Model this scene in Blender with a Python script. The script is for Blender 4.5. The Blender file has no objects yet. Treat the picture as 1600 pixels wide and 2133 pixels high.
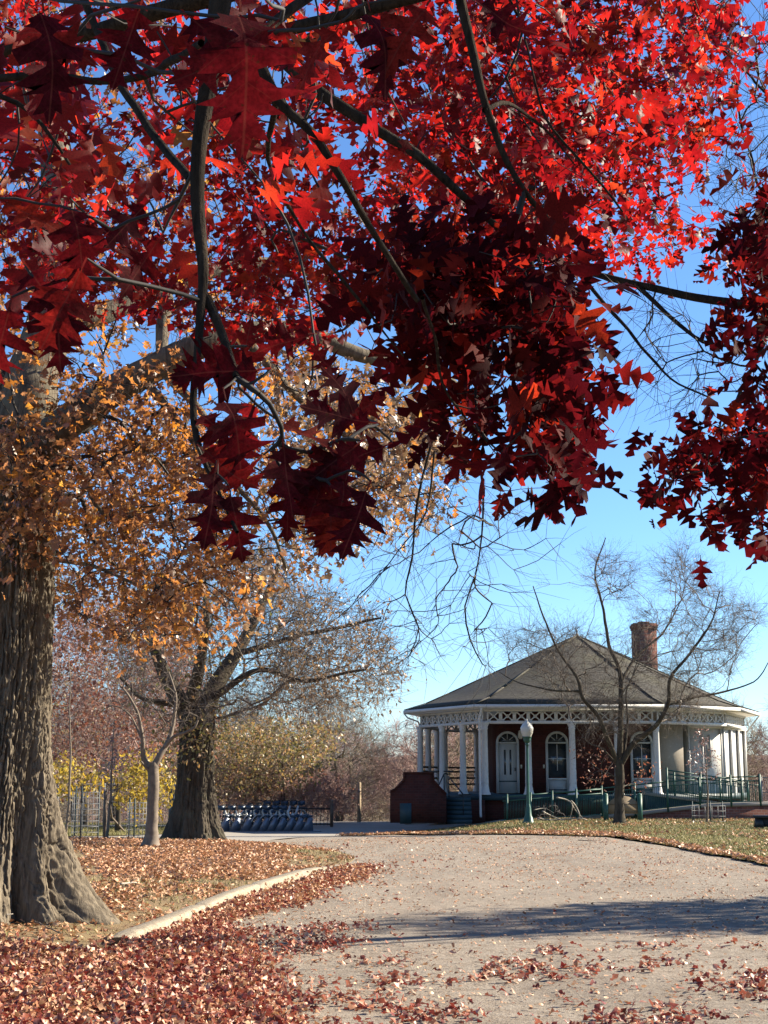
import bpy, math, random
import numpy as np
from mathutils import Vector, Matrix
from mathutils.geometry import delaunay_2d_cdt

RNG = np.random.default_rng(7)
random.seed(7)
SC = bpy.context.scene
COL = SC.collection

# ------------------------------------------------------------------ camera, sky, sun, exposure
TILT = math.radians(10.37)
FPX = 3000.0
CAM_Z = 1.6
cam_data = bpy.data.cameras.new("camera")
cam = bpy.data.objects.new("camera", cam_data)
COL.objects.link(cam)
cam.location = (0, 0, CAM_Z)
cam.rotation_euler = (math.radians(90) + TILT, 0, 0)
cam_data.sensor_fit = 'VERTICAL'
cam_data.sensor_height = 36.0
cam_data.lens = 36.0 * FPX / 2133.0
cam_data.clip_start = 0.05
cam_data.clip_end = 4000
SC.camera = cam

SUN_AZ = math.radians(71)      # clockwise from the viewing direction
SUN_EL = math.radians(29)
SUN = Vector((math.sin(SUN_AZ) * math.cos(SUN_EL), math.cos(SUN_AZ) * math.cos(SUN_EL), math.sin(SUN_EL)))
world = bpy.data.worlds.new("World")
SC.world = world
world.use_nodes = True
wn = world.node_tree
bg = wn.nodes["Background"]
sky = wn.nodes.new("ShaderNodeTexSky")
sky.sky_type = 'NISHITA'
sky.sun_disc = False
sky.sun_elevation = SUN_EL
sky.sun_rotation = SUN_AZ
sky.altitude = 0
sky.air_density = 1.0
sky.dust_density = 0.0
sky.ozone_density = 8.0
wn.links.new(sky.outputs[0], bg.inputs[0])
bg.inputs[1].default_value = 0.061
sl = bpy.data.lights.new("sun", 'SUN')
sl.energy = 5.0
sl.angle = math.radians(0.55)
sl.color = (1.0, 0.89, 0.71)
so = bpy.data.objects.new("sun", sl)
COL.objects.link(so)
so.rotation_euler = SUN.to_track_quat('Z', 'Y').to_euler()
so.location = (30, 10, 40)
SC.view_settings.view_transform = 'Standard'
SC.view_settings.look = 'None'
SC.view_settings.exposure = 1.90
SC.view_settings.gamma = 1.0
SC.view_settings.use_curve_mapping = False
SC.cycles.max_bounces = 8
SC.cycles.transparent_max_bounces = 8

# ------------------------------------------------------------------ geometry helpers
_c, _s = math.cos(TILT), math.sin(TILT)
def ray(px, py):
    u = (px - 800.0) / FPX; v = (1066.5 - py) / FPX
    return u, _c - v * _s, _s + v * _c
def PX(px, py, D):
    """the point of the place that stands D metres ahead and shows at this spot of the photograph"""
    a, b, c = ray(px, py); k = D / b
    return np.array([a * k, D, CAM_Z + c * k])
def ss(t):
    t = np.clip(t, 0, 1); return t * t * (3 - 2 * t)
def H(x, y):
    x = np.asarray(x, float); y = np.asarray(y, float)
    w = 1 - 0.86 * ss((x - 1) / 5)
    z = -0.62 * ss((y - 34) / 26) * w
    z = z - 7.0 * ss((y - 70) / 80) + 15.0 * ss((y - 170) / 300)
    return z
def G(px, py):
    """the ground point seen at this spot of the photograph"""
    a, b, c = ray(px, py)
    lo = 3.0
    prev = lo
    D = lo
    while D < 900:
        k = D / b
        if CAM_Z + c * k < float(H(a * k, D)): break
        prev = D; D *= 1.02
    for _ in range(30):
        m = (prev + D) / 2; k = m / b
        if CAM_Z + c * k < float(H(a * k, m)): D = m
        else: prev = m
    k = D / b
    return np.array([a * k, D, float(H(a * k, D))])
def nrm(v):
    return v / np.maximum(np.linalg.norm(v, axis=-1, keepdims=True), 1e-9)

def _hash(ix, iy, iz, seed):
    h = (ix * 374761393 + iy * 668265263 + iz * 2147483647 + seed * 974634777) & 0xffffffff
    h = ((h ^ (h >> 13)) * 1274126177) & 0xffffffff
    return ((h ^ (h >> 16)) & 0xffff) / 65535.0
def vnoise(p, seed=0):
    i = np.floor(p).astype(np.int64); f = p - i; f = f * f * (3 - 2 * f)
    r = 0
    for dx in (0, 1):
        for dy in (0, 1):
            for dz in (0, 1):
                w = (f[..., 0] if dx else 1 - f[..., 0]) * (f[..., 1] if dy else 1 - f[..., 1]) * (f[..., 2] if dz else 1 - f[..., 2])
                r = r + w * _hash(i[..., 0] + dx, i[..., 1] + dy, i[..., 2] + dz, seed)
    return r
def fbm(p, o=3, seed=0):
    r = 0; a = 0.5; t = 0
    for k in range(o):
        r = r + a * vnoise(p * (2 ** k), seed + k); t += a; a *= 0.5
    return r / t

def mesh_np(name, verts, faces_list, smooth=False):
    """faces_list: arrays (n,3) or (n,4)"""
    me = bpy.data.meshes.new(name)
    verts = np.asarray(verts, np.float32)
    me.vertices.add(len(verts)); me.vertices.foreach_set("co", verts.ravel())
    loops = []; tot = []
    for f in faces_list:
        f = np.asarray(f, np.int32)
        if len(f) == 0: continue
        loops.append(f.ravel()); tot.append(np.full(len(f), f.shape[1], np.int32))
    loops = np.concatenate(loops); tot = np.concatenate(tot)
    start = np.concatenate([[0], np.cumsum(tot)[:-1]]).astype(np.int32)
    me.loops.add(len(loops)); me.loops.foreach_set("vertex_index", loops)
    me.polygons.add(len(tot)); me.polygons.foreach_set("loop_start", start); me.polygons.foreach_set("loop_total", tot)
    if smooth: me.polygons.foreach_set("use_smooth", np.ones(len(tot), bool))
    me.update(calc_edges=True)
    return me
def link(name, me, m, parent=None):
    o = bpy.data.objects.new(name, me)
    if m is not None and me is not None and len(me.materials) == 0: me.materials.append(m)
    COL.objects.link(o)
    if parent is not None: o.parent = parent
    return o
def tag(o, label=None, cat=None, group=None, kind=None):
    if label: o["label"] = label
    if cat: o["category"] = cat
    if group: o["group"] = group
    if kind: o["kind"] = kind
    return o
def thing(name, label, cat, loc=(0, 0, 0), group=None, rz=0.0):
    o = bpy.data.objects.new(name, None); COL.objects.link(o)
    o.location = loc; o.rotation_euler = (0, 0, rz); o.empty_display_size = 0.2
    return tag(o, label, cat, group)
def copy_tree(o, parent=None):
    c = o.copy(); COL.objects.link(c)
    if parent is not None: c.parent = parent
    for ch in list(o.children): copy_tree(ch, c)
    return c

class MB:
    """collects shapes and links them as one mesh object"""
    def __init__(s): s.v = []; s.q = []; s.t = []; s.n = 0
    def add(s, v, q=None, t=None):
        v = np.asarray(v, float)
        if q is not None and len(q): s.q.append(np.asarray(q) + s.n)
        if t is not None and len(t): s.t.append(np.asarray(t) + s.n)
        s.v.append(v); s.n += len(v); return s
    def box(s, c, d, rz=0.0, M=None):
        x, y, z = d[0] / 2, d[1] / 2, d[2] / 2
        v = np.array([[i * x, j * y, k * z] for i in (-1, 1) for j in (-1, 1) for k in (-1, 1)])
        if M is not None: v = v @ np.asarray(M).T
        if rz:
            a, b = math.cos(rz), math.sin(rz)
            v = v @ np.array([[a, b, 0], [-b, a, 0], [0, 0, 1]])
        return s.add(v + np.asarray(c), [[0, 1, 3, 2], [4, 6, 7, 5], [0, 4, 5, 1], [2, 3, 7, 6], [0, 2, 6, 4], [1, 5, 7, 3]])
    def bar(s, a, b, w, h=None, up=(0, 0, 1)):
        """a rectangular bar from a to b"""
        h = h or w
        a = np.asarray(a, float); b = np.asarray(b, float)
        d = b - a; L = np.linalg.norm(d); t = d / L
        up = np.asarray(up, float)
        if abs(t @ up) > 0.98: up = np.array([1.0, 0, 0])
        x = np.cross(t, up); x /= np.linalg.norm(x); z = np.cross(x, t)
        return s.box((a + b) / 2, (L, w, h), M=np.stack([t, x, z], 1))
    def tube(s, pts, r, n=8, cap=True):
        pts = np.asarray(pts, float); r = np.broadcast_to(np.asarray(r, float), (len(pts),))
        v, q = tubes(pts[None], r[None], n)
        s.add(v, q)
        if cap:
            for k in (0, len(pts) - 1):
                base = s.n - len(v) + k * n
                s.t.append(np.array([[base, base + j, base + j + 1] for j in range(1, n - 1)]))
        return s
    def lathe(s, prof, c=(0, 0, 0), n=16, a0=0.0):
        prof = np.asarray(prof, float); K = len(prof)
        a = a0 + np.arange(n) * 2 * math.pi / n
        v = np.stack([prof[:, None, 0] * np.cos(a), prof[:, None, 0] * np.sin(a), np.broadcast_to(prof[:, None, 1], (K, n))], -1).reshape(-1, 3)
        q = [[k * n + j, k * n + (j + 1) % n, (k + 1) * n + (j + 1) % n, (k + 1) * n + j] for k in range(K - 1) for j in range(n)]
        return s.add(v + np.asarray(c), q)
    def prism(s, poly, z0, z1):
        """poly counter-clockwise xy"""
        poly = [tuple(p[:2]) for p in poly]; n = len(poly)
        v = [(x, y, z0) for x, y in poly] + [(x, y, z1) for x, y in poly]
        q = [[i, (i + 1) % n, n + (i + 1) % n, n + i] for i in range(n)]
        from mathutils.geometry import tessellate_polygon
        tri = tessellate_polygon([[Vector((x, y, 0)) for x, y in poly]])
        t = [list(a) for a in tri] + [[a + n for a in b[::-1]] for b in tri]
        return s.add(v, q, t)
    def face_prism(s, poly, y0, y1):
        """poly in (x,z), extruded from y0 to y1"""
        n = len(poly)
        v = [(x, y0, z) for x, z in poly] + [(x, y1, z) for x, z in poly]
        q = [[i, (i + 1) % n, n + (i + 1) % n, n + i] for i in range(n)]
        from mathutils.geometry import tessellate_polygon
        tri = tessellate_polygon([[Vector((x, z, 0)) for x, z in poly]])
        t = [list(a) for a in tri] + [[a + n for a in b[::-1]] for b in tri]
        return s.add(v, q, t)
    def mesh(s, name, smooth=False):
        fl = []
        if s.q: fl.append(np.concatenate(s.q))
        if s.t: fl.append(np.concatenate(s.t))
        me = mesh_np(name, np.concatenate(s.v), fl, smooth)
        return me
    def build(s, name, m, parent=None, smooth=False):
        import bmesh
        me = s.mesh(name, smooth)
        b = bmesh.new(); b.from_mesh(me); bmesh.ops.recalc_face_normals(b, faces=b.faces); b.to_mesh(me); b.free()
        return link(name, me, m, parent)

def tubes(P, R, n=5, ref=None):
    """P (B,K,3), R (B,K) -> verts, quads for B tubes"""
    B, K, _ = P.shape
    T = np.empty_like(P); T[:, 1:-1] = P[:, 2:] - P[:, :-2]; T[:, 0] = P[:, 1] - P[:, 0]; T[:, -1] = P[:, -1] - P[:, -2]
    T = nrm(T)
    r = np.zeros((B, 3)); ax = np.argmin(np.abs(T[:, 0]), 1); r[np.arange(B), ax] = 1
    u = nrm(np.cross(T[:, 0], r))
    V = np.empty((B, K, n, 3))
    a = np.arange(n) * 2 * math.pi / n
    for k in range(K):
        u = nrm(u - T[:, k] * (u * T[:, k]).sum(1, keepdims=True))
        w = np.cross(T[:, k], u)
        V[:, k] = P[:, k, None] + R[:, k, None, None] * (np.cos(a)[None, :, None] * u[:, None] + np.sin(a)[None, :, None] * w[:, None])
    base = (np.arange(B) * K * n)[:, None, None]
    kk = (np.arange(K - 1) * n)[None, :, None]; j = np.arange(n)[None, None, :]; j2 = (j + 1) % n
    q = np.stack([base + kk + j, base + kk + j2, base + kk + n + j2, base + kk + n + j], -1).reshape(-1, 4)
    return V.reshape(-1, 3), q

def catmull(pts, step):
    pts = np.asarray(pts, float)
    p = np.concatenate([[2 * pts[0] - pts[1]], pts, [2 * pts[-1] - pts[-2]]])
    out = []
    for i in range(1, len(p) - 2):
        L = np.linalg.norm(p[i + 1] - p[i]); n = max(2, int(L / step))
        t = np.linspace(0, 1, n, endpoint=False)[:, None]
        out.append(0.5 * ((2 * p[i]) + (-p[i - 1] + p[i + 1]) * t + (2 * p[i - 1] - 5 * p[i] + 4 * p[i + 1] - p[i + 2]) * t ** 2 + (-p[i - 1] + 3 * p[i] - 3 * p[i + 1] + p[i + 2]) * t ** 3))
    out.append(pts[-1:])
    return np.concatenate(out)

# ------------------------------------------------------------------ materials
ALB = {"gravel": .56, "concrete": .56, "kerb_concrete": .6, "lawn_soil": .75, "green_lawn": .62, "woodland_floor": .6, "grass_blade": .6, "fallen_tan_leaf": .84, "fallen_red_leaf": .78,
       "red_oak_leaf": .62, "crimson_oak_leaf": .7, "near_oak_leaf": .8, "rusty_oak_leaf": .78, "tan_dry_leaf": .6, "yellow_leaf": .6, "yellow_green_leaf": .85, "russet_leaf": .7, "mauve_leaf": .6,
       "grey_twig_bark": .62, "rosy_twig_bark": .95, "tan_twig_bark": .62, "twig_bark": .8, "white_paint": .72, "cream_paint": .7, "beige_plaster": .75, "lantern_glass": .6, "bleached_branch": .6,
       "white_enamel": .7, "tan_timber": .7, "ramp_brick": .7, "chimney_brick": .7, "smooth_bark": .8, "oak_bark": .74, "pale_limb_bark": .8, "grey_bark": .5, "roof_shingles": .58}
class NT:
    def __init__(s, name):
        s.m = bpy.data.materials.new(name); s.m.use_nodes = True
        s.t = s.m.node_tree; s.b = s.t.nodes["Principled BSDF"]; s.out = s.t.nodes["Material Output"]
        s.cs = {}; s.k = ALB.get(name, 1.0)
    def n(s, ty, **kw):
        x = s.t.nodes.new(ty)
        for k, v in kw.items(): setattr(x, k, v)
        return x
    def l(s, a, b): s.t.links.new(a, b)
    def coord(s, stretch=None, kind='Object'):
        key = (kind, stretch)
        if key in s.cs: return s.cs[key]
        if kind == 'World':
            o = s.n("ShaderNodeNewGeometry").outputs["Position"]
        else:
            o = s.n("ShaderNodeTexCoord").outputs[kind]
        if stretch:
            mp = s.n("ShaderNodeMapping"); mp.inputs["Scale"].default_value = stretch
            s.l(o, mp.inputs["Vector"]); o = mp.outputs[0]
        s.cs[key] = o
        return o
    def noise(s, scale, detail=3, stretch=None, kind='Object', rough=0.55, dist=0.0):
        x = s.n("ShaderNodeTexNoise"); x.inputs["Scale"].default_value = scale; x.inputs["Detail"].default_value = detail
        x.inputs["Roughness"].default_value = rough; x.inputs["Distortion"].default_value = dist
        s.l(s.coord(stretch, kind), x.inputs["Vector"]); return x.outputs["Fac"]
    def ramp(s, fac, stops, interp='LINEAR'):
        r = s.n("ShaderNodeValToRGB"); e = r.color_ramp.elements; r.color_ramp.interpolation = interp
        while len(e) < len(stops): e.new(0.5)
        for i, (p, c) in enumerate(stops):
            e[i].position = p
            if not hasattr(c, '__len__'): c = (c, c, c)
            else: c = tuple(q * s.k for q in c)
            e[i].color = (*c, 1)
        s.l(fac, r.inputs[0]); return r.outputs[0]
    def mix(s, fac, a, b, mode='MIX'):
        x = s.n("ShaderNodeMix", data_type='RGBA', blend_type=mode)
        for sock, v in ((x.inputs[0], fac), (x.inputs[6], a), (x.inputs[7], b)):
            if hasattr(v, 'links'): s.l(v, sock)
            elif hasattr(v, '__len__'): sock.default_value = (*[q * s.k for q in v], 1)
            else: sock.default_value = v
        return x.outputs[2]
    def math(s, op, a, b=0.0):
        x = s.n("ShaderNodeMath", operation=op)
        for sock, v in ((x.inputs[0], a), (x.inputs[1], b)):
            if hasattr(v, 'links'): s.l(v, sock)
            else: sock.default_value = v
        return x.outputs[0]
    def bump(s, h, strength=0.4, dist=0.01, chain=None):
        b = s.n("ShaderNodeBump"); b.inputs["Strength"].default_value = strength; b.inputs["Distance"].default_value = dist
        s.l(h, b.inputs["Height"])
        if chain is not None: s.l(chain, b.inputs["Normal"])
        return b.outputs[0]
    def fin(s, col=None, rough=0.6, normal=None, spec=0.4, metal=0.0):
        if col is not None:
            if hasattr(col, 'links'): s.l(col, s.b.inputs["Base Color"])
            else: s.b.inputs["Base Color"].default_value = (*col, 1)
        if hasattr(rough, 'links'): s.l(rough, s.b.inputs["Roughness"])
        else: s.b.inputs["Roughness"].default_value = rough
        s.b.inputs["Specular IOR Level"].default_value = spec; s.b.inputs["Metallic"].default_value = metal
        if normal is not None: s.l(normal, s.b.inputs["Normal"])
        return s.m

def simple(name, col, rough=0.55, metal=0.0, var=0.25, scale=6.0, bump=0.15, bscale=60, spec=0.4):
    t = NT(name)
    dark = tuple(c * (1 - var) for c in col); light = tuple(min(1, c * (1 + var * 0.6)) for c in col)
    c = t.ramp(t.noise(scale, 5), [(0.3, dark), (0.7, light)])
    return t.fin(c, rough, t.bump(t.noise(bscale, 3), bump, 0.005), metal=metal, spec=spec)

def bark(name, dark, light, scale=1.0, lichen=None, depth=0.02):
    t = NT(name)
    n1 = t.noise(14 * scale, 6, stretch=(1, 1, 0.16), rough=0.65, dist=0.6)
    n2 = t.noise(2.2 * scale, 3)
    c = t.ramp(n1, [(0.32, dark), (0.52, tuple((a + b) / 2 for a, b in zip(dark, light))), (0.72, light)])
    c = t.mix(t.ramp(n2, [(0.35, 0.0), (0.75, 0.55)]), c, tuple(x * 0.55 for x in light), 'MIX')
    if lichen: c = t.mix(t.ramp(t.noise(3.5 * scale, 4, rough=0.7), [(0.52, 0.0), (0.66, 0.7)]), c, lichen)
    nb = t.bump(n1, 0.9, depth); nb = t.bump(t.noise(70 * scale, 3), 0.35, 0.006, nb)
    return t.fin(c, 0.95, nb, spec=0.05)

def leafmat(name, stops, trans_stops, fac=0.45, rough=0.38, spec=0.5, veins=False, clump=0.0):
    """stops/trans_stops: colour by a random value of each leaf"""
    t = NT(name)
    g = t.n("ShaderNodeNewGeometry"); oi = t.n("ShaderNodeObjectInfo")
    r = t.math('FRACT', t.math('ADD', g.outputs["Random Per Island"], oi.outputs["Random"]))
    if clump:
        r = t.math('MULTIPLY', r, 1 - clump * 0.45); r = t.math('ADD', r, t.math('MULTIPLY', t.math('SUBTRACT', t.noise(1.3, 2, kind='World'), 0.36), clump * 1.5))
    c = t.ramp(r, stops); tc = t.ramp(r, trans_stops)
    blot = t.ramp(t.noise(30, 3), [(0.35, 0.62), (0.62, 1.05)])
    c = t.mix(1.0, c, blot, 'MULTIPLY'); tc = t.mix(1.0, tc, blot, 'MULTIPLY')
    nb = t.bump(t.noise(90, 2), 0.25, 0.004)
    if veins:
        sp = t.n("ShaderNodeSeparateXYZ"); t.l(t.coord(), sp.inputs[0]); ax = t.math('ABSOLUTE', sp.outputs[0])
        side = t.math('ABSOLUTE', t.math('SUBTRACT', t.math('FRACT', t.math('MULTIPLY', t.math('SUBTRACT', sp.outputs[1], t.math('MULTIPLY', ax, 0.8)), 6.2)), 0.5))
        v1 = t.ramp(side, [(0.0, 0.35), (0.04, 0.0)]); v2 = t.ramp(ax, [(0.005, 0.6), (0.012, 0.0)])
        vv = t.math('MAXIMUM', v1, v2)
        c = t.mix(vv, c, (0.16, 0.045, 0.035)); tc = t.mix(vv, tc, (0.22, 0.03, 0.02))
        big = t.ramp(t.noise(4.5, 3), [(0.35, 0.55), (0.65, 1.15)]); c = t.mix(1.0, c, big, 'MULTIPLY'); tc = t.mix(1.0, tc, big, 'MULTIPLY')
        spot = t.ramp(t.noise(16, 3, rough=0.7), [(0.62, 0.0), (0.67, 0.8)]); c = t.mix(spot, c, (0.05, 0.025, 0.012)); tc = t.mix(spot, tc, (0.05, 0.012, 0.004))
        nb = t.bump(vv, 0.15, 0.004, nb)
    t.fin(c, rough, nb, spec=spec)
    tr = t.n("ShaderNodeBsdfTranslucent"); t.l(tc, tr.inputs[0])
    mx = t.n("ShaderNodeMixShader"); mx.inputs[0].default_value = fac
    t.l(t.b.outputs[0], mx.inputs[1]); t.l(tr.outputs[0], mx.inputs[2]); t.l(mx.outputs[0], t.out.inputs[0])
    return t.m

M = {}
M['bark_near'] = bark("oak_bark", (0.05, 0.04, 0.031), (0.30, 0.25, 0.185), 1.3, None)
M['bark_dark'] = bark("dark_oak_bark", (0.008, 0.006, 0.005), (0.05, 0.038, 0.028), 3.0, None)
M['bark_limb'] = bark("pale_limb_bark", (0.055, 0.046, 0.036), (0.25, 0.215, 0.165), 1.4, (0.17, 0.165, 0.12))
M['bark_mid'] = bark("grey_bark", (0.055, 0.045, 0.036), (0.21, 0.175, 0.135), 0.8, (0.15, 0.145, 0.10))
M['bark_smooth'] = simple("smooth_bark", (0.17, 0.13, 0.095), 0.8, var=0.35, scale=9, bump=0.3, bscale=30)
M['twig'] = simple("twig_bark", (0.13, 0.10, 0.078), 0.8, var=0.3, scale=5)
M['twig_dark'] = simple("dark_twig_bark", (0.016, 0.012, 0.010), 0.8, var=0.3, scale=9)
M['twig_grey'] = simple("grey_twig_bark", (0.25, 0.215, 0.20), 0.85, var=0.3, scale=0.6)
M['twig_rose'] = simple("rosy_twig_bark", (0.30, 0.19, 0.165), 0.85, var=0.35, scale=0.5)
M['twig_tan'] = simple("tan_twig_bark", (0.32, 0.25, 0.17), 0.85, var=0.35, scale=0.5)
M['leaf_red'] = leafmat("red_oak_leaf",
    [(0.0, (0.045, 0.006, 0.010)), (0.35, (0.10, 0.008, 0.011)), (0.65, (0.19, 0.014, 0.012)), (0.9, (0.30, 0.045, 0.015)), (1.0, (0.26, 0.10, 0.04))],
    [(0.0, (0.18, 0.006, 0.012)), (0.35, (0.50, 0.012, 0.016)), (0.72, (0.95, 0.032, 0.02)), (0.94, (1.0, 0.11, 0.03)), (1.0, (0.8, 0.34, 0.08))], 0.48, 0.52, 0.16, clump=0.7)
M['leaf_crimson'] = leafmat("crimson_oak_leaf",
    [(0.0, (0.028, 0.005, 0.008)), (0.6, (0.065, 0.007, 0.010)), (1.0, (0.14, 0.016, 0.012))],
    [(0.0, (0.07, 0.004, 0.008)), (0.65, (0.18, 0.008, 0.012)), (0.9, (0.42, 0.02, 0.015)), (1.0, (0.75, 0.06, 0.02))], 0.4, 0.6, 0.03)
M['leaf_near'] = leafmat("near_oak_leaf",
    [(0.0, (0.035, 0.006, 0.010)), (0.6, (0.075, 0.009, 0.012)), (1.0, (0.15, 0.022, 0.014))],
    [(0.0, (0.13, 0.006, 0.012)), (0.6, (0.30, 0.012, 0.014)), (1.0, (0.7, 0.05, 0.02))], 0.42, 0.65, 0.03, veins=True)
M['leaf_rust'] = leafmat("rusty_oak_leaf",
    [(0.0, (0.09, 0.04, 0.025)), (0.3, (0.19, 0.095, 0.055)), (0.6, (0.30, 0.19, 0.12)), (0.8, (0.36, 0.12, 0.03)), (1.0, (0.40, 0.29, 0.18))],
    [(0.0, (0.30, 0.11, 0.04)), (0.45, (0.70, 0.30, 0.10)), (0.75, (1.0, 0.36, 0.04)), (0.9, (1.0, 0.55, 0.10)), (1.0, (0.75, 0.5, 0.25))], 0.42, 0.36, 0.35, clump=0.8)
M['leaf_tan'] = leafmat("tan_dry_leaf",
    [(0.0, (0.24, 0.15, 0.09)), (0.5, (0.38, 0.26, 0.17)), (1.0, (0.46, 0.30, 0.2))],
    [(0.0, (0.45, 0.28, 0.14)), (1.0, (0.7, 0.45, 0.25))], 0.3, 0.45, 0.5)
M['leaf_yellow'] = leafmat("yellow_leaf",
    [(0.0, (0.36, 0.23, 0.04)), (0.5, (0.5, 0.34, 0.06)), (1.0, (0.40, 0.33, 0.08))],
    [(0.0, (0.8, 0.5, 0.05)), (0.6, (0.95, 0.68, 0.08)), (1.0, (0.7, 0.6, 0.12))], 0.45, 0.45, 0.4)
M['leaf_olive'] = leafmat("yellow_green_leaf",
    [(0.0, (0.13, 0.13, 0.035)), (0.35, (0.24, 0.19, 0.07)), (0.6, (0.33, 0.23, 0.10)), (0.8, (0.38, 0.19, 0.08)), (1.0, (0.36, 0.24, 0.16))],
    [(0.0, (0.25, 0.25, 0.07)), (0.4, (0.5, 0.4, 0.13)), (0.8, (0.65, 0.36, 0.12)), (1.0, (0.5, 0.32, 0.2))], 0.32, 0.45, 0.4)
M['leaf_russet'] = leafmat("russet_leaf",
    [(0.0, (0.16, 0.06, 0.045)), (0.5, (0.27, 0.11, 0.075)), (1.0, (0.33, 0.17, 0.10))],
    [(0.0, (0.4, 0.12, 0.08)), (1.0, (0.6, 0.26, 0.14))], 0.35, 0.5, 0.4)
M['leaf_mauve'] = leafmat("mauve_leaf",
    [(0.0, (0.22, 0.13, 0.14)), (0.5, (0.36, 0.26, 0.26)), (1.0, (0.5, 0.42, 0.42))],
    [(0.0, (0.4, 0.22, 0.2)), (1.0, (0.6, 0.4, 0.36))], 0.3, 0.4, 0.6)
M['litter_tan'] = leafmat("fallen_tan_leaf",
    [(0.0, (0.22, 0.085, 0.04)), (0.2, (0.42, 0.19, 0.09)), (0.55, (0.56, 0.28, 0.14)), (0.8, (0.68, 0.38, 0.21)), (1.0, (0.74, 0.52, 0.34))],
    [(0.0, (0.3, 0.12, 0.06)), (1.0, (0.7, 0.4, 0.2))], 0.18, 0.5, 0.35)
M['litter_red'] = leafmat("fallen_red_leaf",
    [(0.0, (0.14, 0.024, 0.016)), (0.25, (0.28, 0.065, 0.035)), (0.5, (0.42, 0.15, 0.08)), (0.72, (0.55, 0.28, 0.16)), (1.0, (0.70, 0.50, 0.34))],
    [(0.0, (0.3, 0.03, 0.03)), (1.0, (0.7, 0.2, 0.12))], 0.18, 0.45, 0.35)

t = NT("gravel")
big = t.noise(0.35, 4, kind='World'); mid = t.noise(6, 5, kind='World', rough=0.7); fine = t.noise(95, 3, kind='World', rough=0.8)
c = t.ramp(fine, [(0.30, (0.22, 0.18, 0.14)), (0.47, (0.41, 0.355, 0.29)), (0.62, (0.53, 0.47, 0.395)), (0.75, (0.66, 0.60, 0.52))])
c = t.mix(t.ramp(mid, [(0.36, 0.85), (0.56, 0.0)]), c, (0.27, 0.215, 0.16))
c = t.mix(t.ramp(t.noise(22, 4, kind='World', rough=0.75, stretch=(1, 1.6, 1)), [(0.36, 0.9), (0.46, 0.0)]), c, (0.19, 0.14, 0.10))
c = t.mix(t.ramp(big, [(0.4, 0.0), (0.65, 0.35)]), c, (0.48, 0.38, 0.29))
c = t.mix(t.ramp(t.noise(0.55, 6, kind='World', rough=0.7, stretch=(1.6, 0.5, 1), dist=0.8), [(0.47, 0.0), (0.62, 0.5)]), c, (0.25, 0.205, 0.165))
vo = t.n("ShaderNodeTexVoronoi"); vo.inputs["Scale"].default_value = 38; t.l(t.coord(None, 'World'), vo.inputs["Vector"])
nb = t.bump(mid, 0.5, 0.03); nb = t.bump(fine, 0.9, 0.012, nb); nb = t.bump(vo.outputs["Distance"], 0.5, 0.012, nb)
M['gravel'] = t.fin(c, 0.95, nb, spec=0.15)
t = NT("concrete")
c = t.ramp(t.noise(0.8, 5, kind='World'), [(0.35, (0.42, 0.38, 0.325)), (0.65, (0.52, 0.475, 0.41))])
c = t.mix(t.ramp(t.noise(40, 3, kind='World'), [(0.4, 0.25), (0.6, 0.0)]), c, (0.22, 0.2, 0.17))
M['concrete'] = t.fin(c, 0.9, t.bump(t.noise(60, 3, kind='World'), 0.4, 0.006), spec=0.2)
t = NT("kerb_concrete")
c = t.ramp(t.noise(9, 6, kind='World', rough=0.7), [(0.3, (0.30, 0.245, 0.175)), (0.5, (0.46, 0.39, 0.29)), (0.7, (0.56, 0.49, 0.38))])
c = t.mix(t.ramp(t.noise(50, 4, kind='World'), [(0.42, 0.5), (0.55, 0.0)]), c, (0.22, 0.18, 0.13))
M['kerb'] = t.fin(c, 0.9, t.bump(t.noise(35, 5, kind='World', rough=0.7), 0.7, 0.012), spec=0.2)
t = NT("lawn_soil")
c = t.ramp(t.noise(2.5, 5, kind='World', rough=0.65), [(0.3, (0.13, 0.085, 0.05)), (0.5, (0.22, 0.155, 0.085)), (0.7, (0.28, 0.23, 0.11))])
c = t.mix(t.ramp(t.noise(30, 4, kind='World', rough=0.8), [(0.4, 0.6), (0.6, 0.0)]), c, (0.33, 0.24, 0.15))
M['soil'] = t.fin(c, 0.95, t.bump(t.noise(30, 5, kind='World', rough=0.8), 0.8, 0.03), spec=0.1)
t = NT("green_lawn")
c = t.ramp(t.noise(1.2, 5, kind='World', rough=0.65), [(0.3, (0.17, 0.15, 0.045)), (0.5, (0.16, 0.17, 0.045)), (0.7, (0.27, 0.23, 0.09))])
c = t.mix(t.ramp(t.noise(28, 4, kind='World', rough=0.8), [(0.4, 0.7), (0.6, 0.0)]), c, (0.36, 0.27, 0.13))
M['lawn'] = t.fin(c, 0.95, t.bump(t.noise(25, 5, kind='World', rough=0.8), 0.9, 0.04), spec=0.1)
t = NT("woodland_floor")
c = t.ramp(t.noise(0.5, 6, kind='World', rough=0.7), [(0.3, (0.16, 0.11, 0.075)), (0.55, (0.24, 0.18, 0.12)), (0.75, (0.30, 0.25, 0.16))])
M['floor'] = t.fin(c, 0.95, t.bump(t.noise(3, 5, kind='World'), 0.8, 0.1), spec=0.1)
t = NT("grass_blade"); g = t.n("ShaderNodeNewGeometry")
c = t.ramp(g.outputs["Random Per Island"], [(0.0, (0.10, 0.14, 0.03)), (0.3, (0.24, 0.24, 0.06)), (0.65, (0.42, 0.35, 0.11)), (1.0, (0.48, 0.38, 0.19))])
M['blade'] = t.fin(c, 0.6, None, spec=0.3)

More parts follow.
